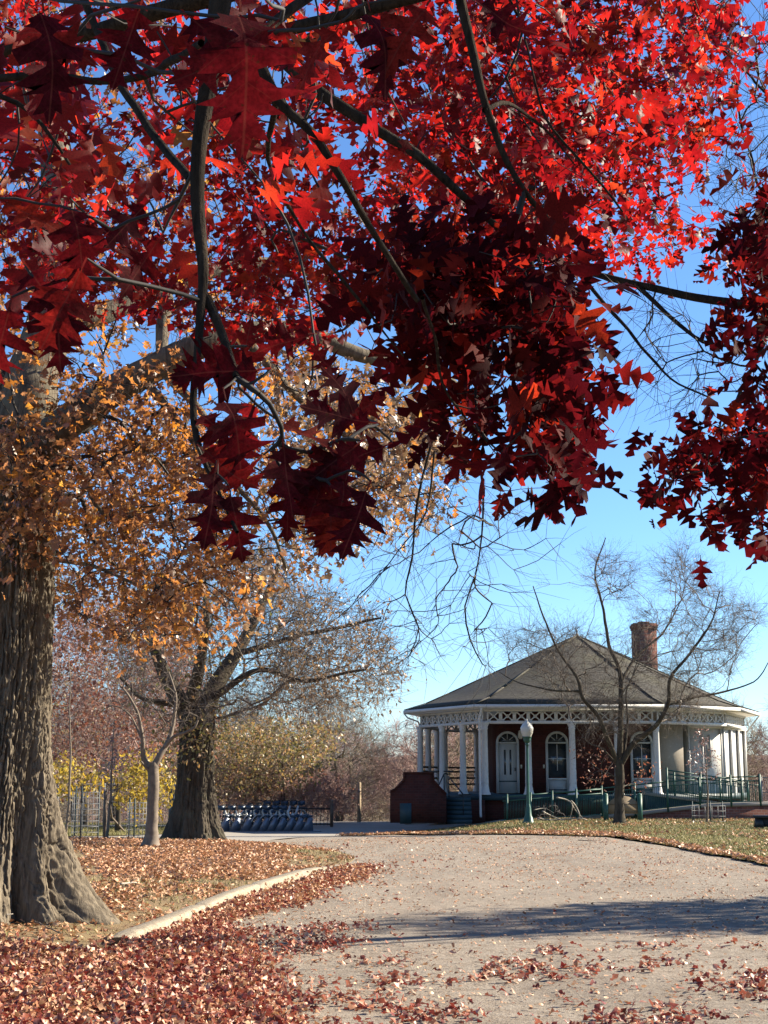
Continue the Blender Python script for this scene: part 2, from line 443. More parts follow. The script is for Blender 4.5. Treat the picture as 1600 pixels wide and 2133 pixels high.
def brickmat(name, c1, c2, mortar, scale=1.0, along='X'):
    t = NT(name)
    b = t.n("ShaderNodeTexBrick"); b.inputs["Scale"].default_value = 1.0
    b.inputs["Brick Width"].default_value = 0.215 * scale; b.inputs["Row Height"].default_value = 0.10 * scale
    b.inputs["Mortar Size"].default_value = 0.007 * scale; b.inputs["Color1"].default_value = (*c1, 1)
    b.inputs["Color2"].default_value = (*c2, 1); b.inputs["Mortar"].default_value = (*mortar, 1)
    sp = t.n("ShaderNodeSeparateXYZ"); cb = t.n("ShaderNodeCombineXYZ")
    t.l(t.coord(None, 'World'), sp.inputs[0])
    t.l(t.math('ADD', sp.outputs[0], sp.outputs[1]), cb.inputs[0]); t.l(sp.outputs[2], cb.inputs[1])
    t.l(cb.outputs[0], b.inputs["Vector"])
    c = t.mix(t.ramp(t.noise(2.0, 5, kind='World'), [(0.35, 0.45), (0.65, 0.0)]), b.outputs[0], tuple(x * 0.45 for x in c1))
    return t.fin(c, 0.9, t.bump(b.outputs["Fac"], -0.6, 0.01), spec=0.2)
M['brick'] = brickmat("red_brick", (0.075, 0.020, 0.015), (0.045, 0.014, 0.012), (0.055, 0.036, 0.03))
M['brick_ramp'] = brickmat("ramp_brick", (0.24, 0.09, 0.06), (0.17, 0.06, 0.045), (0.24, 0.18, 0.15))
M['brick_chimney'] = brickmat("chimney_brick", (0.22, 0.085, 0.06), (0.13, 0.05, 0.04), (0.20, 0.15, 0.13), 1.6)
def painted(name, col, rough=0.5, peel=(0.45, 0.42, 0.36)):
    t = NT(name)
    c = t.ramp(t.noise(1.4, 5, kind='World'), [(0.3, tuple(x * 0.86 for x in col)), (0.7, col)])
    c = t.mix(t.ramp(t.noise(9, 6, kind='World', rough=0.75), [(0.54, 0.0), (0.66, 0.6)]), c, peel)
    return t.fin(c, rough, t.bump(t.noise(25, 4, kind='World'), 0.2, 0.005), spec=0.35)
M['white'] = painted("white_paint", (0.74, 0.725, 0.69))
M['cream'] = painted("cream_paint", (0.66, 0.60, 0.48))
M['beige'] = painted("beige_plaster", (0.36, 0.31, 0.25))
M['door'] = painted("door_paint", (0.40, 0.40, 0.38))
M['green'] = painted("green_paint", (0.024, 0.085, 0.065), 0.4, (0.05, 0.12, 0.10))
M['green_deck'] = painted("deck_paint", (0.02, 0.045, 0.055), 0.6, (0.04, 0.06, 0.06))
M['black'] = simple("black_iron", (0.018, 0.018, 0.018), 0.45)
M['wood_dark'] = simple("weathered_timber", (0.12, 0.085, 0.06), 0.85, var=0.4, scale=3)
M['wood_tan'] = simple("tan_timber", (0.36, 0.27, 0.17), 0.85, var=0.35, scale=3)
M['signwood'] = simple("brown_sign_board", (0.21, 0.155, 0.095), 0.75, var=0.2, scale=3)
M['galv'] = simple("galvanised_wire", (0.22, 0.22, 0.22), 0.55, metal=0.2, var=0.2)
M['pale_wood'] = simple("bleached_branch", (0.45, 0.40, 0.33), 0.8, var=0.35, scale=6, bump=0.5, bscale=25)
M['lamp_glass'] = simple("lantern_glass", (0.78, 0.76, 0.68), 0.35, var=0.08)
M['dark_glass'] = simple("dark_glass", (0.03, 0.035, 0.04), 0.06, var=0.3, scale=1.5, bump=0.02, spec=0.8)
M['bike_white'] = simple("white_enamel", (0.72, 0.72, 0.70), 0.35, var=0.08)
M['bike_dark'] = simple("dark_blue_enamel", (0.02, 0.04, 0.07), 0.35)
M['bike_dock'] = simple("dock_steel", (0.13, 0.15, 0.19), 0.4, metal=0.4, var=0.15)
M['rubber'] = simple("rubber", (0.02, 0.02, 0.022), 0.8)
t = NT("roof_shingles")
sp = t.n("ShaderNodeSeparateXYZ"); t.l(t.coord(None, 'World'), sp.inputs[0])
w = t.math('FRACT', t.math('MULTIPLY', sp.outputs[2], 9.0))
c = t.ramp(t.noise(7, 4, kind='World', stretch=(1, 1, 2.5), rough=0.7), [(0.3, (0.05, 0.047, 0.04)), (0.5, (0.085, 0.078, 0.066)), (0.7, (0.13, 0.12, 0.10))])
c = t.mix(t.ramp(t.noise(0.7, 5, kind='World', rough=0.7), [(0.45, 0.0), (0.7, 0.6)]), c, (0.15, 0.145, 0.085))
c = t.mix(t.ramp(t.noise(3.0, 5, kind='World', rough=0.8, stretch=(1, 1, 0.3)), [(0.5, 0.0), (0.68, 0.5)]), c, (0.045, 0.04, 0.036))
c = t.mix(t.ramp(w, [(0.0, 0.7), (0.25, 0.0)]), c, (0.04, 0.037, 0.032))
M['shingle'] = t.fin(c, 0.9, t.bump(w, 0.5, 0.02), spec=0.2)
# ------------------------------------------------------------------ leaves
def leaf_template(half, fold=0.12, curl=-0.25, twist=0.0, wob=0.0, seed=0, stalk=0.14):
    """half outline [(m, x, y)] of a leaf of length 1 along +Y; returns verts, tris"""
    r = np.random.default_rng(seed)
    v = []; f = []
    n = len(half)
    def bend(x, y):
        z = fold * abs(x) ** 1.1 * 1.5 + curl * (y - 0.3) ** 2 + twist * x * y + wob * math.sin(7 * y + 3 * x + seed) * (0.3 + abs(x))
        return z
    for m, x, y in half:
        v.append((0, m, bend(0, m)))
    for sgn in (-1, 1):
        for m, x, y in half:
            x2 = sgn * x * (1 + 0.14 * r.standard_normal()); y2 = y + 0.012 * r.standard_normal()
            v.append((x2, y2, bend(x2, y2)))
    for i in range(n - 1):
        a, b = i, i + 1
        for k, s in ((1, -1), (2, 1)):
            c, d = k * n + i, k * n + i + 1
            if s < 0: f += [(a, c, d), (a, d, b)]
            else: f += [(a, d, c), (a, b, d)]
    if stalk:
        b0 = len(v); w = 0.012
        v += [(-w, half[0][0] + .02, 0), (w, half[0][0] + .02, 0), (w, -stalk, 0.03), (-w, -stalk, 0.03)]
        f += [(b0, b0 + 3, b0 + 2), (b0, b0 + 2, b0 + 1)]
    return np.array(v, float), np.array(f, int)
OAK_FINE = [(0.0, 0.0, 0.0), (0.03, 0.02, 0.03), (0.08, 0.07, 0.04), (0.11, 0.20, 0.07), (0.14, 0.15, 0.12), (0.16, 0.25, 0.17), (0.19, 0.12, 0.19), (0.24, 0.055, 0.24), (0.28, 0.09, 0.29), (0.33, 0.22, 0.345), (0.37, 0.41, 0.39), (0.40, 0.32, 0.42), (0.43, 0.40, 0.52), (0.46, 0.14, 0.495),
            (0.50, 0.06, 0.49), (0.55, 0.08, 0.54), (0.60, 0.18, 0.63), (0.64, 0.36, 0.70), (0.67, 0.15, 0.72), (0.70, 0.24, 0.80), (0.74, 0.10, 0.76), (0.78, 0.055, 0.77), (0.84, 0.12, 0.86), (0.88, 0.17, 0.95), (0.93, 0.06, 0.93), (1.0, 0.015, 1.04)]
OAK_MID = [(0.0, 0.0, 0.0), (0.06, 0.05, 0.06), (0.13, 0.22, 0.12), (0.22, 0.06, 0.23), (0.33, 0.33, 0.36), (0.42, 0.37, 0.50), (0.50, 0.06, 0.49), (0.62, 0.34, 0.68), (0.72, 0.07, 0.74), (0.86, 0.16, 0.92), (1.0, 0.01, 1.04)]
OAK_FAR = [(0.0, 0.0, 0.0), (0.14, 0.20, 0.12), (0.25, 0.06, 0.25), (0.40, 0.36, 0.44), (0.52, 0.07, 0.50), (0.68, 0.28, 0.72), (1.0, 0.01, 1.02)]
PLAIN = [(0.0, 0.0, 0.0), (0.3, 0.24, 0.28), (0.65, 0.20, 0.68), (1.0, 0.01, 1.0)]
def templates(half, n, crumple=1.0, stalk=0.14):
    out = []
    for i in range(n):
        out.append(leaf_template(half, fold=0.30 * crumple * random.uniform(-0.3, 1.2), curl=crumple * random.uniform(-0.55, 0.35), twist=crumple * random.uniform(-0.5, 0.5), wob=0.06 * crumple, seed=i + 3, stalk=stalk))
    return out
T_FINE = templates(OAK_FINE, 10, 1.25)
T_MID = templates(OAK_MID, 6, 0.9)
T_FAR = templates(OAK_FAR, 6, 1.3, 0)
OAK_LOW = [(0.0, 0.0, 0.0), (0.2, 0.22, 0.14), (0.36, 0.07, 0.32), (0.56, 0.36, 0.6), (1.0, 0.02, 1.0)]
T_LITTER = templates(OAK_LOW, 9, 1.7, 0)
T_PLAIN = templates(PLAIN, 4, 1.2, 0)
def leaf_frames(d, n):
    """columns x, y=d, z ~ n"""
    d = nrm(d); x = nrm(np.cross(d, n)); z = np.cross(x, d)
    return np.stack([x, d, z], -1)
def leaves_mesh(name, pos, frm, size, temps, m, parent=None):
    V = []; F = []; off = 0
    k = RNG.integers(0, len(temps), len(pos))
    for i, (tv, tf) in enumerate(temps):
        s = k == i
        if not s.any(): continue
        v = np.einsum('nij,vj->nvi', frm[s], tv) * size[s][:, None, None] + pos[s][:, None]
        F.append((tf[None] + (np.arange(s.sum()) * len(tv))[:, None, None] + off).reshape(-1, 3)); V.append(v.reshape(-1, 3)); off += s.sum() * len(tv)
    me = mesh_np(name, np.concatenate(V), F, True)
    return link(name, me, m, parent)
_LM = {}
def leaf_objects(name, pos, frm, size, temps, m, parent, loc):
    key = id(temps), m.name
    if key not in _LM:
        _LM[key] = []
        for tv, tf in temps:
            me = mesh_np(name, tv, [tf], True); me.materials.append(m); _LM[key].append(me)
    out = []
    for i in range(len(pos)):
        o = bpy.data.objects.new(name, random.choice(_LM[key])); COL.objects.link(o)
        Mx = Matrix([[*(frm[i][r] * size[i]), pos[i][r] - loc[r]] for r in range(3)] + [[0, 0, 0, 1]])
        o.matrix_basis = Mx
        if parent is not None: o.parent = parent
        out.append(o)
    return out
def in_poly(x, y, poly):
    x = np.asarray(x); y = np.asarray(y); ins = np.zeros(x.shape, bool)
    n = len(poly); j = n - 1
    for i in range(n):
        xi, yi = poly[i][0], poly[i][1]; xj, yj = poly[j][0], poly[j][1]
        c = ((yi > y) != (yj > y)) & (x < (xj - xi) * (y - yi) / (yj - yi + 1e-12) + xi)
        ins ^= c; j = i
    return ins
def sample_poly(poly, n):
    p = np.array([q[:2] for q in poly], float); lo, hi = p.min(0), p.max(0); out = []
    while len(out) < n:
        q = lo + RNG.random((n * 3, 2)) * (hi - lo)
        out += list(q[in_poly(q[:, 0], q[:, 1], p)])
    return np.array(out[:n])
def sample_px(poly, n, dep):
    """points of the place inside an outline; dep(x, y) -> (near, far)"""
    q = sample_poly(poly, n); r = RNG.random(n); out = []
    for (x, y), t in zip(q, r):
        a, b = dep(x, y) if callable(dep) else dep
        out.append(PX(x, y, a + (b - a) * t))
    return np.array(out)

# ------------------------------------------------------------------ trees
class Tree:
    def __init__(s, cap=60000):
        s.p = np.zeros((cap, 3)); s.par = np.full(cap, -1); s.L = np.zeros(cap); s.d = np.zeros((cap, 3)); s.n = 0
        s.seeds = []; s.chains = []; s.fixed = {}
    def _push(s, p, par):
        i = s.n; s.p[i] = p; s.par[i] = par
        if par >= 0:
            e = p - s.p[par]; l = np.linalg.norm(e); s.L[i] = s.L[par] + l; s.d[i] = e / max(l, 1e-9)
        s.n += 1; return i
    def seed(s, pts, r0, r1, name='branch', step=0.1, wig=0.0, pen=0.0):
        """a traced limb; joins the nearest limb already there"""
        pts = catmull(pts, step)
        if wig:
            q = np.arange(len(pts))[:, None] * np.array([[1, 0, 0]]) * step / max(wig * 8, .01)
            off = np.stack([fbm(np.pad(q[:, :1], ((0, 0), (0, 2))) + k * 17.3 + len(s.seeds) * 5.1, 3) - 0.5 for k in range(3)], 1)
            pts = pts + off * wig * np.minimum(1, np.arange(len(pts))[:, None] / 6)
        par = -1
        if s.n:
            dd = np.linalg.norm(s.p[:s.n] - pts[0], axis=1); par = int(np.argmin(dd))
        idx = []
        for p in pts:
            par = s._push(p, par); idx.append(par)
            if len(idx) == 1: s.L[par] += pen
        rr = r0 + (r1 - r0) * np.linspace(0, 1, len(pts)) ** 0.8
        for i, r in zip(idx, rr): s.fixed[i] = r
        s.seeds.append((name, idx, rr)); return idx
    def grow(s, T, bf=0.35, k=4, sag=0.0, bend=0.4, jit=0.05, sort=True):
        T = np.asarray(T)
        if sort:
            st = s.p[:s.n][:: max(1, s.n // 300)]
            dmin = np.min(np.linalg.norm(T[:, None] - st[None], axis=2), 1)
            T = T[np.argsort(dmin)]
        tips = []
        for t in T:
            dd = np.linalg.norm(s.p[:s.n] - t, axis=1)
            i = int(np.argmin(dd + bf * s.L[:s.n])); D = dd[i]
            if D < 0.02: tips.append(i); continue
            a = s.p[i]; e = t - a
            pd = s.d[i] if np.any(s.d[i]) else e / D
            c = a + e * 0.45 + (pd * D * bend * 0.5) + RNG.standard_normal(3) * jit * D
            c[2] -= sag * D
            par = i; ch = [i]
            for u in np.linspace(0, 1, k + 1)[1:]:
                q = (1 - u) ** 2 * a + 2 * u * (1 - u) * c + u * u * t
                if u < 1: q = q + RNG.standard_normal(3) * jit * 0.35 * D
                par = s._push(q, par); ch.append(par)
            s.chains.append(ch); tips.append(par)
        return np.array(tips)
    def radii(s, tip, e=2.3, cap=None):
        c = np.zeros(s.n); has = np.zeros(s.n, bool)
        for i in range(s.n - 1, -1, -1):
            if c[i] == 0: c[i] = 1
            if s.par[i] >= 0 and i not in s.fixed: c[s.par[i]] += c[i] if not has[s.par[i]] else c[i]
            elif s.par[i] >= 0: c[s.par[i]] += 0.3
        r = tip * c ** (1 / e)
        for i, v in s.fixed.items(): r[i] = v
        s.r = r; return r
    def twig_geo(s, n=4, nthick=6, thick=0.02, mn=0.0):
        V = []; Q = []; off = 0
        if not s.chains: return None
        K = {}
        for ch in s.chains: K.setdefault((len(ch), s.r[ch[1]] > thick), []).append(ch)
        for (k, th), L in K.items():
            A = np.array(L); P = s.p[A]; R = s.r[A].copy()
            R[:, 0] = np.minimum(R[:, 0], R[:, 1] * 1.25); R = np.maximum(R, mn)
            R[:, -1] *= 0.8
            v, q = tubes(P, R, nthick if th else n)
            V.append(v); Q.append(q + off); off += len(v)
        return np.concatenate(V), np.concatenate(Q)

def twiglets(tips, dirs, per, length, r, spread=0.8, n=3, up=0.0, k=3):
    """fine twigs sprayed from many points"""
    P = np.repeat(tips, per, 0); D = nrm(np.repeat(dirs, per, 0) + spread * RNG.standard_normal((len(P), 3)) + np.array([0, 0, up]))
    L = length * RNG.uniform(0.4, 1.2, len(P))[:, None]
    side = nrm(np.cross(D, RNG.standard_normal(D.shape)))
    a = P; b = P + D * L * 0.5 + side * L * 0.09; c = P + D * L
    pts = np.stack([a, b, c], 1) if k == 3 else np.stack([a, c], 1)
    R = np.tile(np.array([1, 0.8, 0.4])[:k] if k == 3 else np.array([1, .4]), (len(P), 1)) * r
    v, q = tubes(pts, R, n)
    return v, q, b, c, D

def rough_tube(pts, rr, n, amp, seed=0, fl=None, ridge=0.0, freq=6.0, cap=True):
    """a limb with an uneven surface"""
    P = np.asarray(pts)[None]; R = np.asarray(rr)[None]
    v, q = tubes(P, R, n)
    c = np.repeat(np.asarray(pts), n, 0); d = v - c; L = np.linalg.norm(d, axis=1, keepdims=True)
    nz = fbm(v * freq / 6 + seed, 2, seed) - 0.5
    k = 1 + amp * 2 * nz
    if ridge:
        ang = np.tile(np.arange(n) * 2 * math.pi / n, len(pts)); s_ = np.repeat(np.cumsum(np.r_[0, np.linalg.norm(np.diff(pts, axis=0), axis=1)]), n)
        rr_ = np.repeat(rr, n)
        q3 = np.stack([np.cos(ang) * rr_ * 26, np.sin(ang) * rr_ * 26, s_ * 4.5], 1)
        rd = 1 - np.abs(2 * fbm(q3 + seed, 2, seed + 5) - 1) * 1.6
        k = k - ridge * np.clip(rd, 0, 1) / np.maximum(rr_, 1e-3)
    v = c + d * k[:, None]
    return v, q

def finish_tree(T, root, wood, twigm, side=8, amp=0.06, tn=4, tth=6, thick=0.02, mn=0.0, ridge=0.0, extra=None, twigname='twigs', trunk_n=None):
    loc = np.array(root.location)
    for k, (name, idx, rr) in enumerate(T.seeds):
        nn = trunk_n if (trunk_n and name == 'trunk') else side
        v, q = rough_tube(T.p[idx], rr, nn, amp, k * 3, ridge=ridge if name == 'trunk' else ridge * 0.6)
        link(name, mesh_np(name, v - loc, [q], True), wood, root)
    V = []; Q = []; off = 0
    g = T.twig_geo(tn, tth, thick, mn)
    for x in ([g] if g else []) + (extra or []):
        V.append(x[0]); Q.append(x[1] + off); off += len(x[0])
    if V:
        o = link(twigname, mesh_np(twigname, np.concatenate(V) - loc, [np.concatenate(Q)], True), twigm, root)
        if twigname != 'crown': o["kind"] = "stuff"
        return o

def leaf_cluster(T, tips, per, size, spread, droop=0.4, along=0.35, sizevar=0.25, up=0.3):
    """leaves round the twig ends: positions, frames, sizes"""
    tips = np.asarray(tips); n = len(tips)
    pos = np.repeat(T.p[tips], per, 0); dr = np.repeat(T.d[tips], per, 0)
    par = T.p[T.par[tips]]; seg = np.repeat(T.p[tips] - par, per, 0)
    pos = pos - seg * RNG.random((len(pos), 1)) * along * 2 + RNG.standard_normal(pos.shape) * spread
    d = nrm(dr * 0.5 + RNG.standard_normal(pos.shape) * 0.75 + np.array([0, 0, -droop]))
    nn = nrm(RNG.standard_normal(pos.shape) + np.array([0, 0, up]))
    sz = size * (1 + sizevar * RNG.standard_normal(len(pos))).clip(0.5, 1.5)
    return pos, leaf_frames(d, nn), sz
def px_of(p):
    """where a point shows in the photograph"""
    p = np.atleast_2d(p) - np.array([0, 0, CAM_Z])
    f = p[:, 1] * _c + p[:, 2] * _s; u = -p[:, 1] * _s + p[:, 2] * _c
    return 800 + FPX * p[:, 0] / f, 1066.5 - FPX * u / f, f
def put_leaves(pos, frm, size, near_t, far_t, m, root, nobj=300, split=None):
    loc = np.array(root.location)
    x, y, f = px_of(pos)
    vis = (x > -20) & (x < 1620) & (y > -20) & (y < 2150) & (f > 0.3)
    score = np.where(vis, size / np.maximum(f, 0.3), 0)
    o = np.argsort(-score); a = o[:nobj]; b = o[nobj:]
    if nobj: leaf_objects('leaf', pos[a], frm[a], size[a], near_t, m, root, loc)
    if split is not None:
        near = score[b] > split
        nb = b[near]; b = b[~near]
        if len(nb):
            q = leaves_mesh('near_foliage', pos[nb] - loc, frm[nb], size[nb], near_t, m, root); q['kind'] = 'stuff'
    if len(b):
        q = leaves_mesh('foliage', pos[b] - loc, frm[b], size[b], far_t, m, root); q['kind'] = 'stuff'
# ------------------------------------------------------------------ the ground
def axis(lo, hi, mid0, mid1, fine, coarse_n):
    a = np.arange(mid0, mid1 + 1e-6, fine)
    l = mid0 - (mid0 - lo) * (np.linspace(0, 1, coarse_n) ** 2)[1:][::-1]
    r = mid1 + (hi - mid1) * (np.linspace(0, 1, coarse_n) ** 2)[1:]
    return np.concatenate([l, a, r])
gx = axis(-900, 900, -40, 50, 1.5, 26); gy = axis(-60, 1500, -6, 130, 1.5, 60)
X, Y = np.meshgrid(gx, gy)
Z = H(X, Y) - 0.03 + np.where(Y > 72, (fbm(np.stack([X, Y, X * 0], -1) * 0.12, 3) - 0.5) * 1.2 * ss((Y - 70) / 30), 0)
ny, nx = X.shape
idx = np.arange(ny * nx).reshape(ny, nx)
q = np.stack([idx[:-1, :-1], idx[:-1, 1:], idx[1:, 1:], idx[1:, :-1]], -1).reshape(-1, 4)
tag(link("ground", mesh_np("ground", np.stack([X, Y, Z], -1).reshape(-1, 3), [q], True), M['floor']), "brown leafy ground falling away into the valley behind the plaza", kind="structure")

def region(name, poly, m, zoff, step, hf=None, label=None, skirt=0.0):
    """a sheet that follows the ground inside an outline"""
    poly = [np.array(p[:2], float) for p in poly]
    b = []
    for i in range(len(poly)):
        a, c = poly[i], poly[(i + 1) % len(poly)]
        n = max(1, int(np.linalg.norm(c - a) / step))
        for k in range(n): b.append(a + (c - a) * k / n)
    b = np.array(b); lo, hi = b.min(0), b.max(0)
    xs, ys = np.meshgrid(np.arange(lo[0], hi[0], step), np.arange(lo[1], hi[1], step))
    pts = np.stack([xs.ravel(), ys.ravel()], 1) + RNG.uniform(-0.1, 0.1, (xs.size, 2)) * step
    pts = pts[in_poly(pts[:, 0], pts[:, 1], b)]
    allp = np.concatenate([b, pts])
    vs, es, fs, *_ = delaunay_2d_cdt([Vector(p) for p in allp], [(i, (i + 1) % len(b)) for i in range(len(b))], [], 1, 1e-4)
    v = np.array([(p.x, p.y) for p in vs])
    h = H(v[:, 0], v[:, 1]) + zoff
    if hf is not None: h = h + hf(v[:, 0], v[:, 1])
    v3 = np.column_stack([v, h]); f = np.array([list(t) for t in fs])
    fl = [f]
    if skirt:
        n0 = len(v3); bb = np.array([[*p, float(H(p[0], p[1])) + zoff + (float(hf(np.array([p[0]]), np.array([p[1]]))[0]) if hf else 0)] for p in b])
        lowb = bb.copy(); lowb[:, 2] -= skirt
        v3 = np.concatenate([v3, bb, lowb]); n = len(b)
        fl.append(np.array([[n0 + i, n0 + (i + 1) % n, n0 + n + (i + 1) % n, n0 + n + i] for i in range(n)]))
    return tag(link(name, mesh_np(name, v3, fl, True), m), label, kind="structure")

def smooth_poly(pts, step=0.5, amp=0.0, seed=0):
    p = np.array([q[:2] for q in pts])
    c = catmull(np.column_stack([p, np.zeros(len(p))]), step)[:, :2]
    if amp:
        q = np.column_stack([c * 1.1, np.zeros(len(c))])
        c = c + amp * np.stack([fbm(q, 3, seed) - 0.5, fbm(q + 31, 3, seed) - 0.5], 1) * 2
    return [tuple(x) for x in c]

kerb_px = [(262, 1972), (300, 1957), (360, 1933), (420, 1907), (480, 1880), (540, 1858), (600, 1839), (650, 1823), (700, 1808)]
kerb_line = [G(*p) for p in kerb_px]
kerb_pre = [np.array([-7.5, 7.0, 0]), np.array([-5.0, 9.6, 0]), np.array([-3.4, 11.9, 0])]
tip_px = [(728, 1797), (735, 1786), (700, 1774), (650, 1768), (580, 1762), (480, 1758)]
tip = [G(*p) for p in tip_px]
front = smooth_poly(kerb_pre + kerb_line + tip, 0.4)
lawn_back = [G(x, y) for x, y in ((300, 1757), (140, 1759), (0, 1760), (-400, 1761))]
left_lawn_poly = front + [tuple(p[:2]) for p in lawn_back] + [(-30, 30), (-30, 7.0)]
def mound(x, y):
    d = np.min(np.hypot(x[:, None] - np.array(front)[None, :, 0], y[:, None] - np.array(front)[None, :, 1]), 1)
    return 0.09 * ss(d / 1.2) + 0.06 * ss(d / 5) + 0.035 * (fbm(np.stack([x, y, x * 0], 1) * 1.3, 3) - 0.5) * ss(d / 0.6)
region("left_lawn", left_lawn_poly, M['soil'], 0.012, 0.45, mound, "leaf covered lawn inside the pale kerb around the big oak", skirt=0.1)
def HL(x, y):
    x = np.atleast_1d(x); y = np.atleast_1d(y)
    ins = in_poly(x, y, left_lawn_poly)
    return H(x, y) + np.where(ins, 0.012 + mound(x, y), 0.012)

road_poly = [(-14, -8), (16, -8), (16, 26)] + [tuple(G(x, y)[:2]) for x, y in ((1750, 1835), (1600, 1803), (1400, 1765), (1250, 1742), (1000, 1737), (800, 1738), (690, 1741), (600, 1748), (480, 1757), (300, 1762))] + [(-14, 30)]
region("gravel_road", road_poly, M['gravel'], 0.0, 0.8, None, "pale gravel road strewn with fallen leaves")
pl_front = [G(x, y) for x, y in ((-500, 1763), (0, 1762), (300, 1760), (480, 1757), (560, 1750), (690, 1741), (860, 1735), (1000, 1728), (1060, 1722))]
plaza_poly = [tuple(p[:2]) for p in pl_front] + [(6, 60), (6, 66), (1.0, 67.5)] + [tuple(G(x, y)[:2]) for x, y in ((700, 1704), (640, 1706), (470, 1715), (400, 1733), (250, 1741), (0, 1744), (-500, 1746))]
region("concrete_plaza", plaza_poly, M['concrete'], -0.004, 1.0, None, "smooth concrete plaza and path between the bicycles and the pavilion steps")
rl = [G(x, y) for x, y in ((700, 1742), (850, 1739), (1000, 1739), (1130, 1740), (1250, 1743), (1330, 1752), (1400, 1766), (1500, 1785), (1600, 1806), (1750, 1838))]
right_edge = smooth_poly(rl, 0.5, 0.35, 4)
right_lawn_poly = right_edge + [(16, 26), (34, 30), (36, 70), (18.5, 70)] + [tuple(G(x, y)[:2]) for x, y in ((1560, 1697), (1250, 1701), (1060, 1711), (960, 1724), (850, 1731), (760, 1737))]
region("right_lawn", right_lawn_poly, M['lawn'], 0.008, 0.9, lambda x, y: 0.05 * fbm(np.stack([x, y, x * 0], 1) * 0.9, 3), "yellow green lawn with fallen leaves in front of the pavilion")
gl = [G(x, y) for x, y in ((-500, 1745), (0, 1743), (250, 1740), (395, 1733), (380, 1716), (200, 1714), (-500, 1714))]
region("far_lawn", [tuple(p[:2]) for p in gl], M['lawn'], 0.004, 1.2, None, "narrow green lawn beyond the path on the left")

# kerb: one cast concrete strip
kc = catmull(np.array(kerb_line + tip[:2]), 0.2); kc = kc[0: int(len(kc) * 0.84)]
kt = nrm(np.gradient(kc, axis=0) * [1, 1, 0]); ks = np.stack([kt[:, 1], -kt[:, 0], kt[:, 2]], 1)
prof = [(-0.15, -0.2), (-0.15, 0.105), (-0.13, 0.116), (0.0, 0.118), (0.035, 0.112), (0.05, 0.09), (0.06, -0.2)]
kv = []
for i in range(len(kc)):
    fade = 1 - 0.8 * ss((i / len(kc) - 0.72) / 0.28)
    jt = 0.03 if (i % 15 == 0) else 0
    for a, b in prof:
        nz = (float(_hash(np.int64(i), np.int64(int(a * 100)), np.int64(3), 1)) - 0.5) * 0.014
        kv.append(kc[i] + ks[i] * (a + nz) + np.array([0, 0, (b - jt + nz * 0.6) * (fade if b > 0 else 1)]))
n = len(prof)
kq = [[i * n + j, i * n + j + 1, (i + 1) * n + j + 1, (i + 1) * n + j] for i in range(len(kc) - 1) for j in range(n - 1)]
kt_ = [[0, j, j + 1] for j in range(1, n - 1)]
tag(link("kerb", mesh_np("kerb", kv, [np.array(kq), np.array(kt_)], False), M['kerb']), "pale worn concrete kerb curving along the left lawn", kind="structure")

# ------------------------------------------------------------------ fallen leaves, grass
def litter(name, label, polys, m, size=0.1, temps=T_LITTER, tilt=0.6, hf=HL, thick=0.03, blur=0.0):
    P = []
    for poly, n, prob in polys:
        s = sample_poly(poly, n)
        s = s + RNG.standard_normal(s.shape) * blur * (RNG.random((len(s), 1)) ** 2) * 2.2
        if prob is not None: s = s[RNG.random(len(s)) < prob(s[:, 0], s[:, 1])]
        P.append(s)
    s = np.concatenate(P); n = len(s)
    z = hf(s[:, 0], s[:, 1]) + RNG.random(n) ** 2 * thick + 0.006
    pos = np.column_stack([s, z])
    a = RNG.random(n) * 2 * math.pi
    d = np.stack([np.cos(a), np.sin(a), RNG.standard_normal(n) * tilt * 0.5], 1)
    nn = np.stack([RNG.standard_normal(n) * tilt, RNG.standard_normal(n) * tilt, np.ones(n)], 1)
    sz = size * RNG.uniform(0.6, 1.35, n)
    return tag(leaves_mesh(name, pos, leaf_frames(d, nn), sz, temps, m), label, kind="stuff")
g2 = lambda L: [tuple(G(x, y)[:2]) for x, y in L]
ll_vis = [p for p in front if p[1] > 10] + g2([(300, 1758), (0, 1760), (-60, 1760)]) + [(-4.6, 12)]
def patchy(th, sc=0.8, seed=0, k=6):
    return lambda x, y: np.clip((fbm(np.stack([x, y, x * 0], 1) * sc, 3, seed) - th) * k, 0.03, 1)
def lawnprob(x, y):
    # thinner round the foot of the oak and along the kerb
    d = np.hypot(x + 2.2, y - 15.2); base = patchy(0.34, 0.6, 2)(x, y)
    return base * np.clip((d - 0.3) / 2.2, 0.12, 1)
litter("fallen_leaves", "tan and orange fallen leaves covering the left lawn", [(ll_vis, 40000, lawnprob), (g2([(140, 1762), (480, 1762), (620, 1775), (560, 1840), (230, 1860)]), 15000, None)], M['litter_tan'], 0.068)
carpet = g2([(-150, 1985), (60, 1992), (200, 1990), (290, 1972), (400, 1935), (440, 1915), (455, 1945), (490, 1975), (520, 2010), (555, 2060), (580, 2133), (700, 2260), (-250, 2260)])
band = g2([(400, 1920), (470, 1895), (560, 1865), (640, 1838), (700, 1815), (765, 1806), (720, 1800), (650, 1795)][:5] + [(775, 1806), (740, 1835), (680, 1848), (610, 1885), (520, 1905), (450, 1925)])
band2 = g2([(480, 1945), (620, 1930), (800, 1933), (840, 1950), (700, 1985), (560, 1995)])
litter("fallen_red_leaves", "thick drift of dark red fallen leaves along the kerb", [(carpet, 56000, patchy(0.2, 1.2, 5)), (band, 8000, patchy(0.3, 1.4, 6)), (band2, 1100, patchy(0.42, 1.6, 7))], M['litter_red'], 0.057, thick=0.07, tilt=0.9, blur=0.13)
